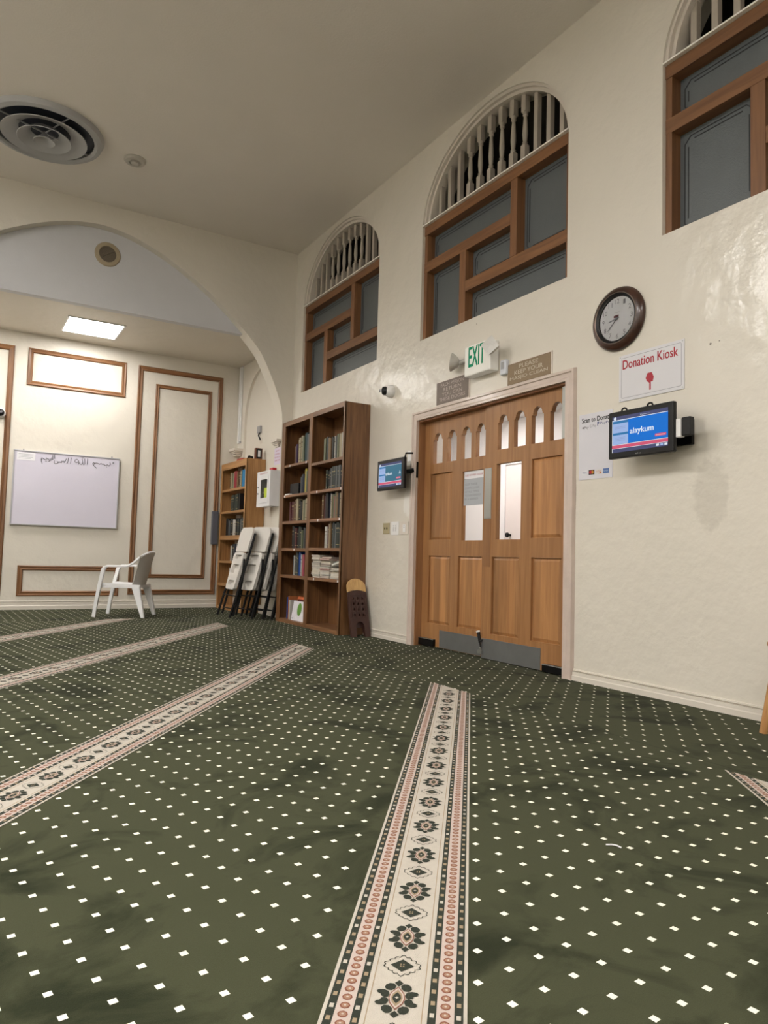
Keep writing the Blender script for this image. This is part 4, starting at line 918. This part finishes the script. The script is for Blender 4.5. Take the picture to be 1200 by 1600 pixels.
# ------------------------------------------------------------ white plastic armchair
def armchair(loc, yaw):
    r = root('plastic_armchair', (0, 0, 0), 'white plastic armchair with a solid curved back standing before the alcove wall', 'chair')
    # local: faces +x, z up
    seat = MB(); n = 10
    vs = []; fs = []
    for i in range(n+1):
        for j in range(n+1):
            x = -.24+.50*i/n; y = (-.25+.50*j/n)*(1-.06*(i/n < .3)); z = .415+.02*(i/n)+.012*math.cos(PI*(j/n-.5))*-1
            if i == n: z -= .02
            vs.append((x, y, z))
    q = len(vs); vs += [(a, b, c_-.03) for a, b, c_ in vs]
    for i in range(n):
        for j in range(n):
            o = i*(n+1)+j; fs += [(o, o+1, o+n+2, o+n+1), (o+q, o+n+1+q, o+n+2+q, o+1+q)]
    edge = [j for j in range(n+1)]+[i*(n+1)+n for i in range(1, n+1)]+[n*(n+1)+j for j in range(n-1, -1, -1)]+[i*(n+1) for i in range(n-1, 0, -1)]
    for a, b in zip(edge, edge[1:]+edge[:1]): fs.append((a, b, b+q, a+q))
    seat.add(vs, fs, CHAIRP).build('seat', r, smooth=True)
    # apron
    ap = MB(); ap.box(-.22, .24, -.245, -.232, .372, .40, CHAIRP); ap.box(-.22, .24, .232, .245, .372, .40, CHAIRP); ap.box(.235, .25, -.22, .22, .375, .41, CHAIRP); ap.build('apron', r, bevel=.004)
    # curved back shell
    na, nz = 16, 10; vs = []; fs = []
    def bp(a, t, off=0):      # a -1..1 across, t 0..1 height
        wd = .225+.05*t; y = a*wd; zt = .835-.055*abs(a)**3
        z = .40+(zt-.40)*t; x = -.215-.095*t+.085*abs(a)**2.2+.0
        return (x-off, y, z)
    for k_ in (0, .014):
        for i in range(na+1):
            for j in range(nz+1): vs.append(bp(-1+2*i/na, j/nz, k_))
    q = (na+1)*(nz+1)
    for i in range(na):
        for j in range(nz):
            o = i*(nz+1)+j; fs += [(o, o+1, o+nz+2, o+nz+1), (o+q, o+nz+1+q, o+nz+2+q, o+1+q)]
    edge = [j for j in range(nz+1)]+[i*(nz+1)+nz for i in range(1, na+1)]+[na*(nz+1)+j for j in range(nz-1, -1, -1)]+[i*(nz+1) for i in range(na-1, 0, -1)]
    for a, b in zip(edge, edge[1:]+edge[:1]): fs.append((a, b, b+q, a+q))
    MB().add(vs, fs, CHAIRB).build('backrest', r, smooth=True, label='white curved backrest with shade put into its colour')
    def strap(path, w, t, mat, name):       # flat bar of section w (vertical-ish) x t swept along path
        m = MB(); vs = []; fs = []; P_ = [Vector(p) for p in path]
        for i, p in enumerate(P_):
            d = (P_[min(i+1, len(P_)-1)]-P_[max(i-1, 0)]).normalized(); s_ = Vector((0, 1, 0)); s_ = (s_-d*s_.dot(d)).normalized(); u_ = d.cross(s_)
            ww = w[i] if isinstance(w, list) else w
            for a, b in ((-1, -1), (1, -1), (1, 1), (-1, 1)): vs.append(p+s_*a*ww/2+u_*b*t/2)
        for i in range(len(P_)-1):
            for k_ in range(4): fs.append((i*4+k_, i*4+(k_+1) % 4, i*4+4+(k_+1) % 4, i*4+4+k_))
        fs += [(3, 2, 1, 0), tuple(len(vs)-4+k_ for k_ in range(4))]
        return m.add(vs, fs, mat).build(name, r, bevel=.006, smooth=False)
    for s in (-1, 1):
        strap([(.315, s*.255, 0.0), (.285, s*.262, .22), (.245, s*.272, .45), (.215, s*.282, .60), (.195, s*.285, .632)], [.034, .042, .05, .048, .045], .045, CHAIRP, 'front_leg')
        strap([(.20, s*.287, .63), (.16, s*.29, .648), (.05, s*.292, .648), (-.08, s*.288, .652), (-.15, s*.282, .69), (-.215, s*.262, .755), (-.265, s*.215, .80), (-.30, s*.12, .829), (-.313, 0, .837)], [.05, .055, .055, .05, .045, .038, .032, .03, .028], .026, CHAIRP, 'armrest')
        # rear leg: angled, wider at the seat
        m = MB(); b0 = Vector((-.30, s*.25, 0)); t0 = Vector((-.215, s*.225, .40))
        m.hexa([b0+Vector((-.022, -.022, 0)), b0+Vector((.022, -.022, 0)), b0+Vector((.022, .022, 0)), b0+Vector((-.022, .022, 0))],
               [t0+Vector((-.022, -.03, 0)), t0+Vector((.085, -.03, 0)), t0+Vector((.085, .022, 0)), t0+Vector((-.022, .03, 0))], CHAIRP)
        m.build('rear_leg', r, bevel=.008)
    r.location = loc; r.rotation_euler = (0, 0, yaw)
armchair((-1.975, 9.77, 0.0), math.radians(151))

# ------------------------------------------------------------ folding chairs
def folding_chair():
    # local: plate plane is y-z, front towards -x, foot line at z=0; later leaned about y
    r = root('folding_chair', (0, 0, 0), '-', 'chair', 'folding chairs leaning in the corner')
    h = 1.24; w = .25
    def rr_loop(w0, w1, z0, z1, rad=.05, n=6, rb=.02):
        pts = []
        for (cy_, cz_, a0, R0) in ((w1-rad, z1-rad, 0, rad), (-w1+rad, z1-rad, PI/2, rad), (-w0+rb, z0+rb, PI, rb), (w0-rb, z0+rb, 3*PI/2, rb)):
            for i in range(n+1):
                t = a0+PI/2*i/n; pts.append((cy_+R0*math.cos(t), cz_+R0*math.sin(t)))
        return pts
    MB().prism(rr_loop(w-.03, w-.015, .90, h, .10, 8), XF, -.03, .0, FOLDP).build('backrest', r, bevel=.008)
    s_ = MB(); sl = rr_loop(.165, .195, .375, .885, .06, 6, .05)
    def hole(z0, z1, ww): return rr_loop(ww, ww, z0, z1, min(.045, (z1-z0)/2-.004), 4, .012)
    s_.prism(sl, XF, -.048, -.0065, FOLDP, [hole(.79, .85, .12), hole(.60, .72, .125), hole(.435, .50, .115)])
    s_.prism(rr_loop(.15, .18, .39, .87, .05, 5, .04), XF, -.006, .002, FOLDP)
    s_.build('seat', r, bevel=.004, label='off-white seat underside with moulded grip recesses')
    for s in (-1, 1):
        MB().tube([(-.02, s*w, 0.013), (.0, s*w, .60), (.005, s*(w-.003), 1.16)], .016, MATB, 8).build('front_leg', r, smooth=True)
        MB().tube([(.03, s*(w-.03), 0.04), (.025, s*(w-.035), .50), (-.03, s*(w-.045), .80)], .015, MATB, 8).build('rear_leg', r, smooth=True)
    MB().tube([(-.018, -w, .30), (-.018, w, .30)], .008, MATB, 8).build('crossbar', r, smooth=True)
    MB().tube([(.028, -w+.03, .13), (.028, w-.03, .13)], .008, MATB, 8).build('crossbar', r, smooth=True)
    return r
fc = folding_chair()
FCS = [((-.800, 9.310, 0), .25, 0, 'white and black folding chair leaning farthest left, before the light bookcase'),
       ((-.640, 9.070, 0), .225, .21, 'second folding chair from the left, a full white back beside the tall bookcase'),
       ((-.527, 8.995, 0), .225, .21, 'folding chair directly behind the second one, mostly hidden'),
       ((-.418, 8.955, 0), .222, .21, 'rearmost folding chair, nearest the tall bookcase side')]
for i, (loc, lean, yw, lab) in enumerate(FCS):
    o = fc if i == 0 else copy_tree(fc)
    o.location = loc; o.rotation_euler = (0, lean, yw); o['label'] = lab

# ------------------------------------------------------------ folded book stand
r = root('folding_book_stand', (-.15, 6.72, 0), 'carved dark wooden folding book stand with a pale rounded top, leaning on the bookcase', 'book stand')
# local plate: u across (x), v along; lean about x
def pl(u, v, d):    # plate leaning back: top towards larger y
    return (u, 6.745+.17*v/.62+d, v)
uc = -.155
top = [(uc-.115, .46), (uc+.115, .46)]+[(uc+.115*math.cos(PI*i/14), .52+.095*math.sin(PI*i/14)) for i in range(15)]
MB().prism([(uc-.115, .47), (uc-.06, .485), (uc, .492), (uc+.06, .485), (uc+.115, .47)]+[(uc+.115*math.cos(PI*i/14), .52+.095*math.sin(PI*i/14)) for i in range(15)], pl, -.012, .010, REHALT).build('pale_top', r, bevel=.002, label='pale rounded top board')
body = [(uc-.115, 0), (uc-.05, 0), (uc-.05, .08)]+[(uc-.05*math.cos(PI*i/8), .10+.06*math.sin(PI*i/8)) for i in range(0, 9)]+[(uc+.05, .08), (uc+.05, 0), (uc+.115, 0), (uc+.115, .468), (uc+.06, .483), (uc, .490), (uc-.06, .483), (uc-.115, .468)]
hl = []
for j in range(4):
    for i in range(3):
        a, b = uc+(i-1)*.055, .23+j*.058; s_ = .015
        hl.append([(a, b-s_), (a+s_, b), (a, b+s_), (a-s_, b)])
MB().prism(body, pl, -.012, .010, REHAL, hl).build('carved_board', r, bevel=.0015)
m = MB()
for j in range(5):
    m.prism([(uc-.10, .203+j*.058), (uc+.10, .203+j*.058), (uc+.10, .209+j*.058), (uc-.10, .209+j*.058)], pl, -.017, -.012, REHAL)
for i in range(4):
    a = uc-.085+i*.055; m.prism([(a, .20), (a+.006, .20), (a+.006, .44), (a, .44)], pl, -.0165, -.012, REHAL)
m.build('carving', r)
MB().prism([(uc-.105, .005), (uc-.06, .005), (uc-.05, .09), (uc+.05, .09), (uc+.06, .005), (uc+.105, .005), (uc+.105, .40), (uc-.105, .40)], lambda u, v, d: (u, 6.775+.15*v/.62+d, v), .0, .018, REHAL).build('rear_board', r)

# ------------------------------------------------------------ wall items
# clock
cy, cz = 3.43, 2.585
r = root('wall_clock', (-.0, cy, cz), 'round wall clock with a dark brown rim beside the doors', 'clock')
MB().lathe([(.222, 0), (.228, -.012), (.222, -.030), (.200, -.048), (.185, -.052), (.180, -.046), (.178, -.036), (.170, -.034)], (0, cy, cz), (1, 0, 0), CLKBR, 56, False).build('rim', r, smooth=True)
MB().lathe([(.1835, -.050), (.181, -.055), (.177, -.050)], (0, cy, cz), (1, 0, 0), plain('thin_silver_ring', (.35, .28, .24), .3, metal=.7), 56, False).build('bezel_ring', r, smooth=True)
MB().lathe([(.178, -.050), (.158, -.036), (.156, -.022)], (0, cy, cz), (1, 0, 0), BLACK, 56, False).build('inner_bezel', r, smooth=True)
MB().lathe([(0, -.024), (.158, -.024), (.158, -.004)], (0, cy, cz), (1, 0, 0), plain('clock_face', (.86, .86, .88), .4), 48).build('face', r)
m = MB()
for i in range(1, 13):
    t = 2*PI*i/12; R0 = .125; u_ = -cy+R0*math.sin(t); v_ = cz+R0*math.cos(t); w_ = .010 if i < 10 else .017
    text(m, str(i), onwall(-.0248), u_-w_, u_+w_, v_-.017, v_+.017, INKG)
def hand(ang, L_, wd, mat, xx, back=.02):
    d = Vector((math.sin(ang), math.cos(ang))); n_ = Vector((-d.y, d.x)); c0 = Vector((-cy, cz)); pts = [c0-d*back+n_*wd, c0-d*back-n_*wd, c0+d*L_*.7-n_*wd*1.6, c0+d*L_, c0+d*L_*.7+n_*wd*1.6]
    m.add([(xx, -p.x, p.y) for p in pts], [(0, 1, 2, 3, 4)], mat)
text(m, 'QUARTZ', onwall(-.0248), -cy-.022, -cy+.022, cz+.042, cz+.050, INKG)
m.build('numerals', r)
m = MB(); hand(math.radians(262), .085, .0035, INKG, -.028); hand(math.radians(228), .125, .0028, INKG, -.030); hand(math.radians(222), .13, .001, INK, -.032); m.build('hands', r)
m = MB(); m.box(-.0262, -.0248, cy-.012, cy+.030, cz+.010, cz+.026, plain('dark_red_mark', (.16, .01, .03), .4)); m.lathe([(.007, -.034), (.007, -.024)], (0, cy, cz), (1, 0, 0), INKG, 12); m.build('hub', r)
GL2, nt_, b_ = newmat('clock_glass'); b_.inputs['Roughness'].default_value = .01; b_.inputs['Transmission Weight'].default_value = 1; b_.inputs['IOR'].default_value = 1.25
MB().lathe([(0, -.040), (.160, -.040), (.160, -.0385), (0, -.0385)], (0, cy, cz), (1, 0, 0), GL2, 48).build('glass', r)

# donation sign
r = root('donation_sign', (-.002, 3.163, 2.15), 'white Donation Kiosk sign with red letters and pointing hand', 'sign')
SW = plain('white_sign_plastic', (.66, .65, .68), .35, coat=.2)
MB().box(-.006, -.0005, 2.902, 3.426, 1.988, 2.314, SW).build('plate', r, bevel=.001)
m = MB(); f_ = onwall(-.0066)
text(m, 'Donation Kiosk', f_, -3.393, -2.948, 2.213, 2.277, RED, bold=.0016)
hand_ = [(-3.20, 2.115), (-3.185, 2.148), (-3.15, 2.148), (-3.134, 2.112), (-3.142, 2.083), (-3.157, 2.083), (-3.157, 2.030), (-3.170, 2.030), (-3.170, 2.078), (-3.19, 2.092)]
m.add([f_(a, b) for a, b in hand_], [tuple(range(len(hand_)))], RED)
m.build('lettering', r)
m = MB()
for (a, b, c_, d) in ((2.925, 3.403, 2.292, 2.2945), (2.925, 3.403, 2.010, 2.0125), (2.922, 2.9245, 2.016, 2.289), (3.4035, 3.406, 2.016, 2.289)): m.box(-.0068, -.006, a, b, c_, d, INKG)
for yy in (2.914, 3.414):
    for zz in (2.0, 2.302): m.lathe([(.004, -.008), (.004, -.006)], (0, yy, zz), (1, 0, 0), STEEL, 8)
m.build('border_line', r)

# poster (its square code is left out)
r = root('donation_poster', (-.001, 3.64, 1.71), 'white Scan to Donate poster between the door casing and the kiosk screen', 'poster')
MB().box(-.003, -.0004, 3.482, 3.798, 1.467, 1.952, plain('poster_paper', (.66, .65, .70), .45)).build('sheet', r)
m = MB(); f_ = onwall(-.0036)
text(m, 'Scan to Donate', f_, -3.770, -3.496, 1.888, 1.924, INK, bold=.0013)
text(m, 'Pay', f_, -3.748, -3.706, 1.838, 1.862, INK); m.lathe([(.007, -.0036), (.007, -.003)], (0, 3.760, 1.853), (1, 0, 0), INK, 10)
text(m, 'G Pay', f_, -3.696, -3.632, 1.842, 1.868, INKG)
PB = plain('blue_print', (.01, .03, .18), .5); text(m, 'P', f_, -3.622, -3.606, 1.852, 1.880, PB, bold=.001); text(m, 'PayPal', f_, -3.594, -3.504, 1.852, 1.876, PB)
m.build('lettering', r)
for nm_, ya, yb, c0, c1, tx in (('VISA', 3.715, 3.765, (.70, .70, .74), (.01, .02, .2), 'VISA'), ('', 3.648, 3.700, (.02, .01, .01), (.45, .08, .03), None), ('', 3.580, 3.634, (.66, .64, .64), (.55, .16, .05), 'DISCOVER'), ('', 3.512, 3.566, (.07, .15, .38), (.35, .45, .62), 'AMEX')):
    m = MB(); m.box(-.0042, -.003, ya, yb, 1.500, 1.535, bmat(c0))
    if tx is None:
        for yc_, cc in ((3.683, (.5, .01, .02)), (3.665, (.62, .30, .03))): m.lathe([(.0125, -.0048+.0002*(cc[0] > .55)), (.0125, -.0042)], (0, yc_, 1.5175), (1, 0, 0), bmat(cc), 14)
    else: text(m, tx, onwall(-.0045), -yb+.004, -ya-.004, 1.512, 1.524, bmat(c1))
    if tx == 'DISCOVER': m.add([(-.0045, ya+.002, 1.502), (-.0045, ya+.03, 1.502), (-.0045, ya+.002, 1.514)], [(0, 1, 2)], bmat((.60, .18, .04)))
    m.build('card_logo', r)

# screens
def E_(n, c, s=1.0): return emit(n, c, s*.27, base=(.01, .01, .01))
SC = {'blue': E_('screen_blue', (.0, .20, .80), 1.0), 'pale': E_('screen_pale', (.42, .58, .95), 1.0), 'white': E_('screen_white', (.85, .92, 1), 1.1), 'pink': E_('screen_pink', (.80, .12, .22), 1.0),
      'slate': E_('screen_slate', (.10, .11, .25), .8), 'head': E_('screen_head', (.03, .22, .50), 1.0), 'teal': E_('screen_teal', (.06, .22, .33), .9), 'dim': E_('screen_dim', (.30, .36, .62), .9)}
def screen_ui(r, x, y0, y1, z0, z1, word, bg, wu):
    f_ = onwall(x); m = MB(); W_ = y1-y0; H_ = z1-z0
    U = lambda a: -y1+a*W_; V = lambda b: z0+b*H_
    def q(a0, a1, b0, b1, mat, e=0): m.add([f_(U(a0), V(b0), e), f_(U(a1), V(b0), e), f_(U(a1), V(b1), e), f_(U(a0), V(b1), e)], [(0, 1, 2, 3)], mat)
    q(0, 1, 0, 1, SC['slate']); q(0, 1, .885, .90, SC['white'], .0002); q(.0, .012, 0, .9, SC['white'], .0002)
    q(.012, .30, .22, .885, SC['pale'], .0002); q(.012, .30, .80, .87, SC['head'], .0003); q(.012, .30, .48, .54, SC['head'], .0003)
    for b in (.70, .66, .40, .36, .32): q(.05, .25, b, b+.008, SC['dim'], .0003)
    q(.30, 1, .22, .885, SC[bg], .0002); q(0, 1, .11, .20, SC['pink'], .0003); q(0, 1, .20, .215, SC['white'], .0003); q(0, 1, .10, .11, SC['white'], .0003)
    q(.78, .97, .29, .36, SC['pink'], .0004); q(.80, .85, .03, .085, SC['white'], .0003); q(.87, .92, .03, .085, SC['pale'], .0003); q(.94, .99, .03, .085, SC['white'], .0003)
    m.build('display', r)
    m = MB()
    for (t_, a0, a1, b0, b1) in word: text(m, t_, f_, U(a0), U(a1), V(b0), V(b1), SC['white'], bold=.0012 if b1-b0 > .1 else 0)
    for v_ in list(range(len(m.v))): m.v[v_] = (m.v[v_][0]-.0006, m.v[v_][1], m.v[v_][2])
    n_ = 12; c0 = (U(.055), V(.945)); m.add([f_(c0[0]+.011*math.cos(2*PI*i/n_), c0[1]+.011*math.sin(2*PI*i/n_), .0006) for i in range(n_)], [tuple(range(n_))], SC['white'])
    m.build('display_writing', r)
r = root('kiosk_screen', (-.2, 3.09, 1.56), 'black tablet donation kiosk with a blue screen on a wall arm below the sign', 'screen')
MB().box(-.20, -.165, 2.834, 3.345, 1.557, 1.873, BLACK).build('housing', r, bevel=.008)
screen_ui(r, -.2012, 2.872, 3.311, 1.597, 1.838, [('alaykum', .335, .755, .42, .62), ('Donate', .80, .95, .31, .34), ('Donation', .52, .68, .93, .955)], 'blue', 0)
m = MB(); text(m, 'elo', onwall(-.2012), -3.12, -3.075, 1.572, 1.580, GREYM); m.build('maker_mark', r)
m = MB(); m.tube([(-.165, 3.02, 1.70), (-.10, 2.96, 1.70), (-.03, 2.90, 1.70)], .022, MATB, 10); m.box(-.03, -.0005, 2.83, 2.99, 1.62, 1.78, MATB); m.build('wall_arm', r, bevel=.003)
MB().box(-.180, -.14, 2.799, 2.8335, 1.645, 1.76, WHITEP).build('card_reader', r, bevel=.003, label='grey side bracket')
MB().box(-.175, -.135, 2.735, 2.798, 1.650, 1.765, BLACK).build('reader_body', r, bevel=.006)
m = MB()
for yy in (3.225, 3.02): m.tube([(-.185, yy+.022, 1.873), (-.185, yy+.014, 1.888), (-.185, yy, 1.892), (-.185, yy-.014, 1.888), (-.185, yy-.022, 1.873)], .006, MATB, 8)
m.build('cable_loop', r, smooth=True)
r = root('tv_screen', (-.15, 6.24, 1.55), 'small black wall monitor with a teal screen left of the doors', 'screen')
MB().box(-.15, -.115, 5.985, 6.508, 1.549, 1.864, BLACK).build('housing', r, bevel=.008)
screen_ui(r, -.1512, 6.028, 6.472, 1.583, 1.828, [('aykum', .31, .60, .45, .60), ('A', .90, .97, .48, .60), ('Donate', .80, .95, .31, .34)], 'teal', 0)
m = MB(); m.tube([(-.115, 6.10, 1.72), (-.05, 6.03, 1.73), (-.02, 6.00, 1.74)], .022, MATB, 10); m.box(-.02, -.0005, 5.95, 6.07, 1.66, 1.82, MATB); m.build('wall_arm', r, bevel=.003)
m = MB(); m.tube([(-.13, 6.0, 1.86), (-.13, 5.985, 1.90), (-.06, 5.965, 1.905)], .010, BLACK, 8); m.build('cable', r, smooth=True)
r = root('outlet_plate', (0, 6.08, 1.9), 'white outlet plate above the small monitor beside the casing', 'outlet')
MB().box(-.008, -.0005, 6.07, 6.14, 1.84, 1.95, WHITEP).build('plate', r, bevel=.002)

# switches
def plate(label, y0, y1, z0, z1, mat, kind):
    r = root('wall_switch', (0, (y0+y1)/2, z0), label, 'switch', None)
    MB().box(-.007, -.0005, y0, y1, z0, z1, mat).build('plate', r, bevel=.003)
    m = MB(); yc_ = (y0+y1)/2; zc_ = (z0+z1)/2
    if kind == 0:
        for d in (-.022, .022): m.box(-.016, -.007, yc_+d-.004, yc_+d+.004, zc_-.010, zc_+.010, plain('toggle', (.12, .10, .06), .4))
        m.build('toggle', r)
    elif kind == 1:
        m.box(-.009, -.007, yc_-.035, yc_+.035, zc_-.048, zc_+.048, WHITEP)
        for k_, zz in enumerate((.03, .012, -.006, -.024)):
            for d in (-.02, .02): m.box(-.0098, -.009, yc_+d-.008, yc_+d+.008, zc_+zz-.003, zc_+zz+.002, INK if k_ == 2 else INKG)
        m.build('button', r)
    else:
        m.box(-.010, -.007, yc_-.022, yc_+.022, zc_-.038, zc_+.038, WHITEP)
        for zz in (.028, .008): m.box(-.0108, -.010, yc_-.008, yc_+.008, zc_+zz-.004, zc_+zz+.003, INKG)
        m.build('rocker', r)
plate('beige double switch plate, leftmost of three below the monitor', 6.470, 6.596, 1.106, 1.222, plain('beige_switch', (.42, .36, .22), .45), 0)
plate('white keypad plate, middle of the three wall switches', 6.287, 6.433, 1.090, 1.232, WHITEP, 1)
plate('cream rocker switch plate, rightmost of three beside the door casing', 6.100, 6.250, 1.094, 1.227, TRIMW, 2)

# dome camera on the right wall, and one on the alcove wall
def dome(label, c_, ax, rad=.065, tilt=(0, 0, 0)):
    r = root('dome_camera', c_, label, 'security camera')
    c_ = Vector(c_); ax = Vector(ax)
    MB().lathe([(rad, 0), (rad*1.02, .02), (rad*.95, .045), (rad*.75, .07), (rad*.45, .085), (0, .088)], c_, ax, WHITEP, 28).build('housing', r, smooth=True)
    e = (ax+Vector(tilt)).normalized(); c2 = c_+ax*.05
    MB().lathe([(rad*.68, .0), (rad*.70, .03), (rad*.62, .046), (rad*.4, .056), (0, .06)], c2+e*.012, e, BLACK, 22).build('lens', r, smooth=True)
    MB().lathe([(rad*.25, .0), (rad*.22, .012), (0, .014)], c2+e*.08, e, plain('lens_glint', (.2, .2, .22), .1), 12).build('lens_glint_cap', r, smooth=True)  # small grey cap stands in for a glint on the lens
dome('white dome camera on the right wall above the small monitor', (0, 6.50, 2.635), (-1, 0, 0), .068, (0, .7, 0))
dome('white dome camera on the alcove wall at the left photo edge', (-3.50, Y2, 2.67), (0, -1, 0), .07, (.1, 0, .0))

# exit sign
r = root('exit_sign', (-.05, 4.92, 2.49), 'green EXIT sign with two lamp heads above the doors', 'exit sign')
EX = emit('exit_housing', (1, 1, .95), .02, base=(.80, .78, .73))
MB().box(-.10, -.0005, 4.737, 5.10, 2.488, 2.762, EX).build('housing', r, bevel=.012)
m = MB(); text(m, 'EXIT', onwall(-.1012), -5.035, -4.812, 2.565, 2.745, GREEN, bold=.0035); m.build('lettering', r)
LMP = plain('lamp_head_metal', (.55, .53, .49), .3, metal=.2, coat=.5)
m = MB(); d = Vector((-.55, .55, .1)).normalized(); c0 = Vector((-.055, 5.235, 2.66))
m.lathe([(.02, 0), (.05, .02), (.08, .06), (.085, .075), (.07, .078), (0, .078)], c0, d, LMP, 20); m.tube([(-.05, 5.10, 2.67), (-.05, 5.17, 2.66), c0], .02, LMP, 10); m.build('lamp_head', r, smooth=True)
m = MB(); c0 = Vector((-.16, 4.655, 2.66)); d = Vector((-.8, -.35, .05)).normalized(); a_ = Vector((0, 0, 1)); b2 = d.cross(a_).normalized(); a_ = b2.cross(d)
sqr = [(1, 0), (0, 1), (-1, 0), (0, -1)]
rot = [(.088*(math.cos(t)), .088*math.sin(t)) for t in (.15, PI/2+.15, PI+.15, 3*PI/2+.15)]
m.hexa([c0-d*.05+b2*x*.6+a_*y*.6 for x, y in rot], [c0+d*.02+b2*x+a_*y for x, y in rot], LMP)
m.add([c0+d*.021+b2*x+a_*y for x, y in rot]+[c0+d*.034], [(0, 1, 4), (1, 2, 4), (2, 3, 4), (3, 0, 4)], plain('lamp_lens', (.62, .61, .58), .15, coat=.6, bump=.6, bscale=60))
m.tube([(-.05, 4.74, 2.68), (-.08, 4.70, 2.68), c0-d*.04], .018, LMP, 10); m.build('lamp_head', r, bevel=.005)
r = root('door_chime', (-.02, 4.63, 2.44), 'small white box on the wall between the exit sign and right plaque', 'sensor')
MB().box(-.04, -.0005, 4.60, 4.68, 2.43, 2.56, plain('milky_plastic', (.62, .64, .70), .3)).build('case', r, bevel=.012)
MB().box(-.044, -.040, 4.62, 4.66, 2.48, 2.54, GREYM).build('sensor_lens', r, bevel=.003)

# plaques over the door
def plaque(label, y0, y1, z0, z1, mat, lines, lm):
    r = root('door_plaque', (0, (y0+y1)/2, z0), label, 'plaque')
    MB().box(-.010, -.0005, y0, y1, z0, z1, plain('pale_plaque_rim', (.66, .58, .52), .4)).build('rim', r, bevel=.002)
    MB().box(-.014, -.010, y0+.010, y1-.010, z0+.010, z1-.010, mat).build('face', r)
    m = MB(); f_ = onwall(-.0146); n_ = len(lines); hh = (z1-z0-.05)/n_
    for i, (t_, fr) in enumerate(lines):
        yc_ = (y0+y1)/2; w_ = (y1-y0-.07)*fr/2; zt = z1-.028-i*hh
        text(m, t_, f_, -yc_-w_, -yc_+w_, zt-hh*.72, zt, lm)
    m.build('embossed_lettering', r)
plaque('grey-brown lettered plaque above the left door leaf', 5.135, 5.655, 2.328, 2.562, GREYPL, [('EACH PERSON', .8), ('RETURN', .62), ('YOU CAN', .7), ('THESE DOORS', .9)], plain('taupe_letters', (.44, .36, .32), .4))
plaque('olive-brown PLEASE KEEP YOUR MASJID CLEAN plaque above the right door leaf', 4.088, 4.614, 2.322, 2.517, BROWNPL, [('PLEASE', .50), ('KEEP YOUR', .74), ('MASJID CLEAN', .98)], LETL)

# notices taped to the left door glass
r = root('door_notice', (.08, 5.165, 1.45), 'grey printed notice taped on the left door glass', 'notice')
MB().box(.0905, .0925, 5.022, 5.315, 1.355, 1.60, plain('grey_notice', (.42, .44, .47), .5)).build('sheet', r)
m = MB()
for i, (t_, w_) in enumerate((('KEEP THESE', .62), ('DOORS CLOSED', .74), ('AT ALL TIMES', .70), ('TO SAVE ENERGY', .84), ('BE A BARRIER', .68))):
    text(m, t_, onwall(.0900), -5.298, -5.298+.26*w_+.02, 1.54-i*.034, 1.558-i*.034, INKG)
m.build('notice_print', r)
r = root('door_notice_strip', (.08, 5.165, 1.61), 'white strip with red print above the grey notice on the door glass', 'notice')
MB().box(.0905, .0925, 5.015, 5.312, 1.602, 1.668, PAPER).build('sheet', r)
m = MB(); text(m, 'USE OTHER DOOR', onwall(.0900), -5.295, -5.035, 1.625, 1.642, RED); m.build('notice_print', r)

# wooden stool at the right photo edge
r = root('wooden_stool', (-.12, 2.06, 0), 'wooden stool at the right photo edge, only one leg showing', 'stool')
SL = wood('stool_leg_wood', (.36, .17, .06), (.52, .28, .11), 'Z', 1.5)
MB().tube([(-.283, 2.222, 0.0), (-.245, 2.165, .45)], .021, SL, 12, r2=.017).build('leg', r, smooth=True)
MB().tube([(-.283, 1.90, 0.0), (-.245, 1.95, .45)], .021, SL, 12, r2=.017).build('leg', r, smooth=True)
MB().tube([(-.055, 2.222, 0.0), (-.075, 2.165, .45)], .021, SL, 12, r2=.017).build('leg', r, smooth=True)
MB().tube([(-.055, 1.90, 0.0), (-.075, 1.95, .45)], .021, SL, 12, r2=.017).build('leg', r, smooth=True)
MB().box(-.29, -.03, 1.90, 2.20, .45, .48, SL).build('seat', r, bevel=.01)
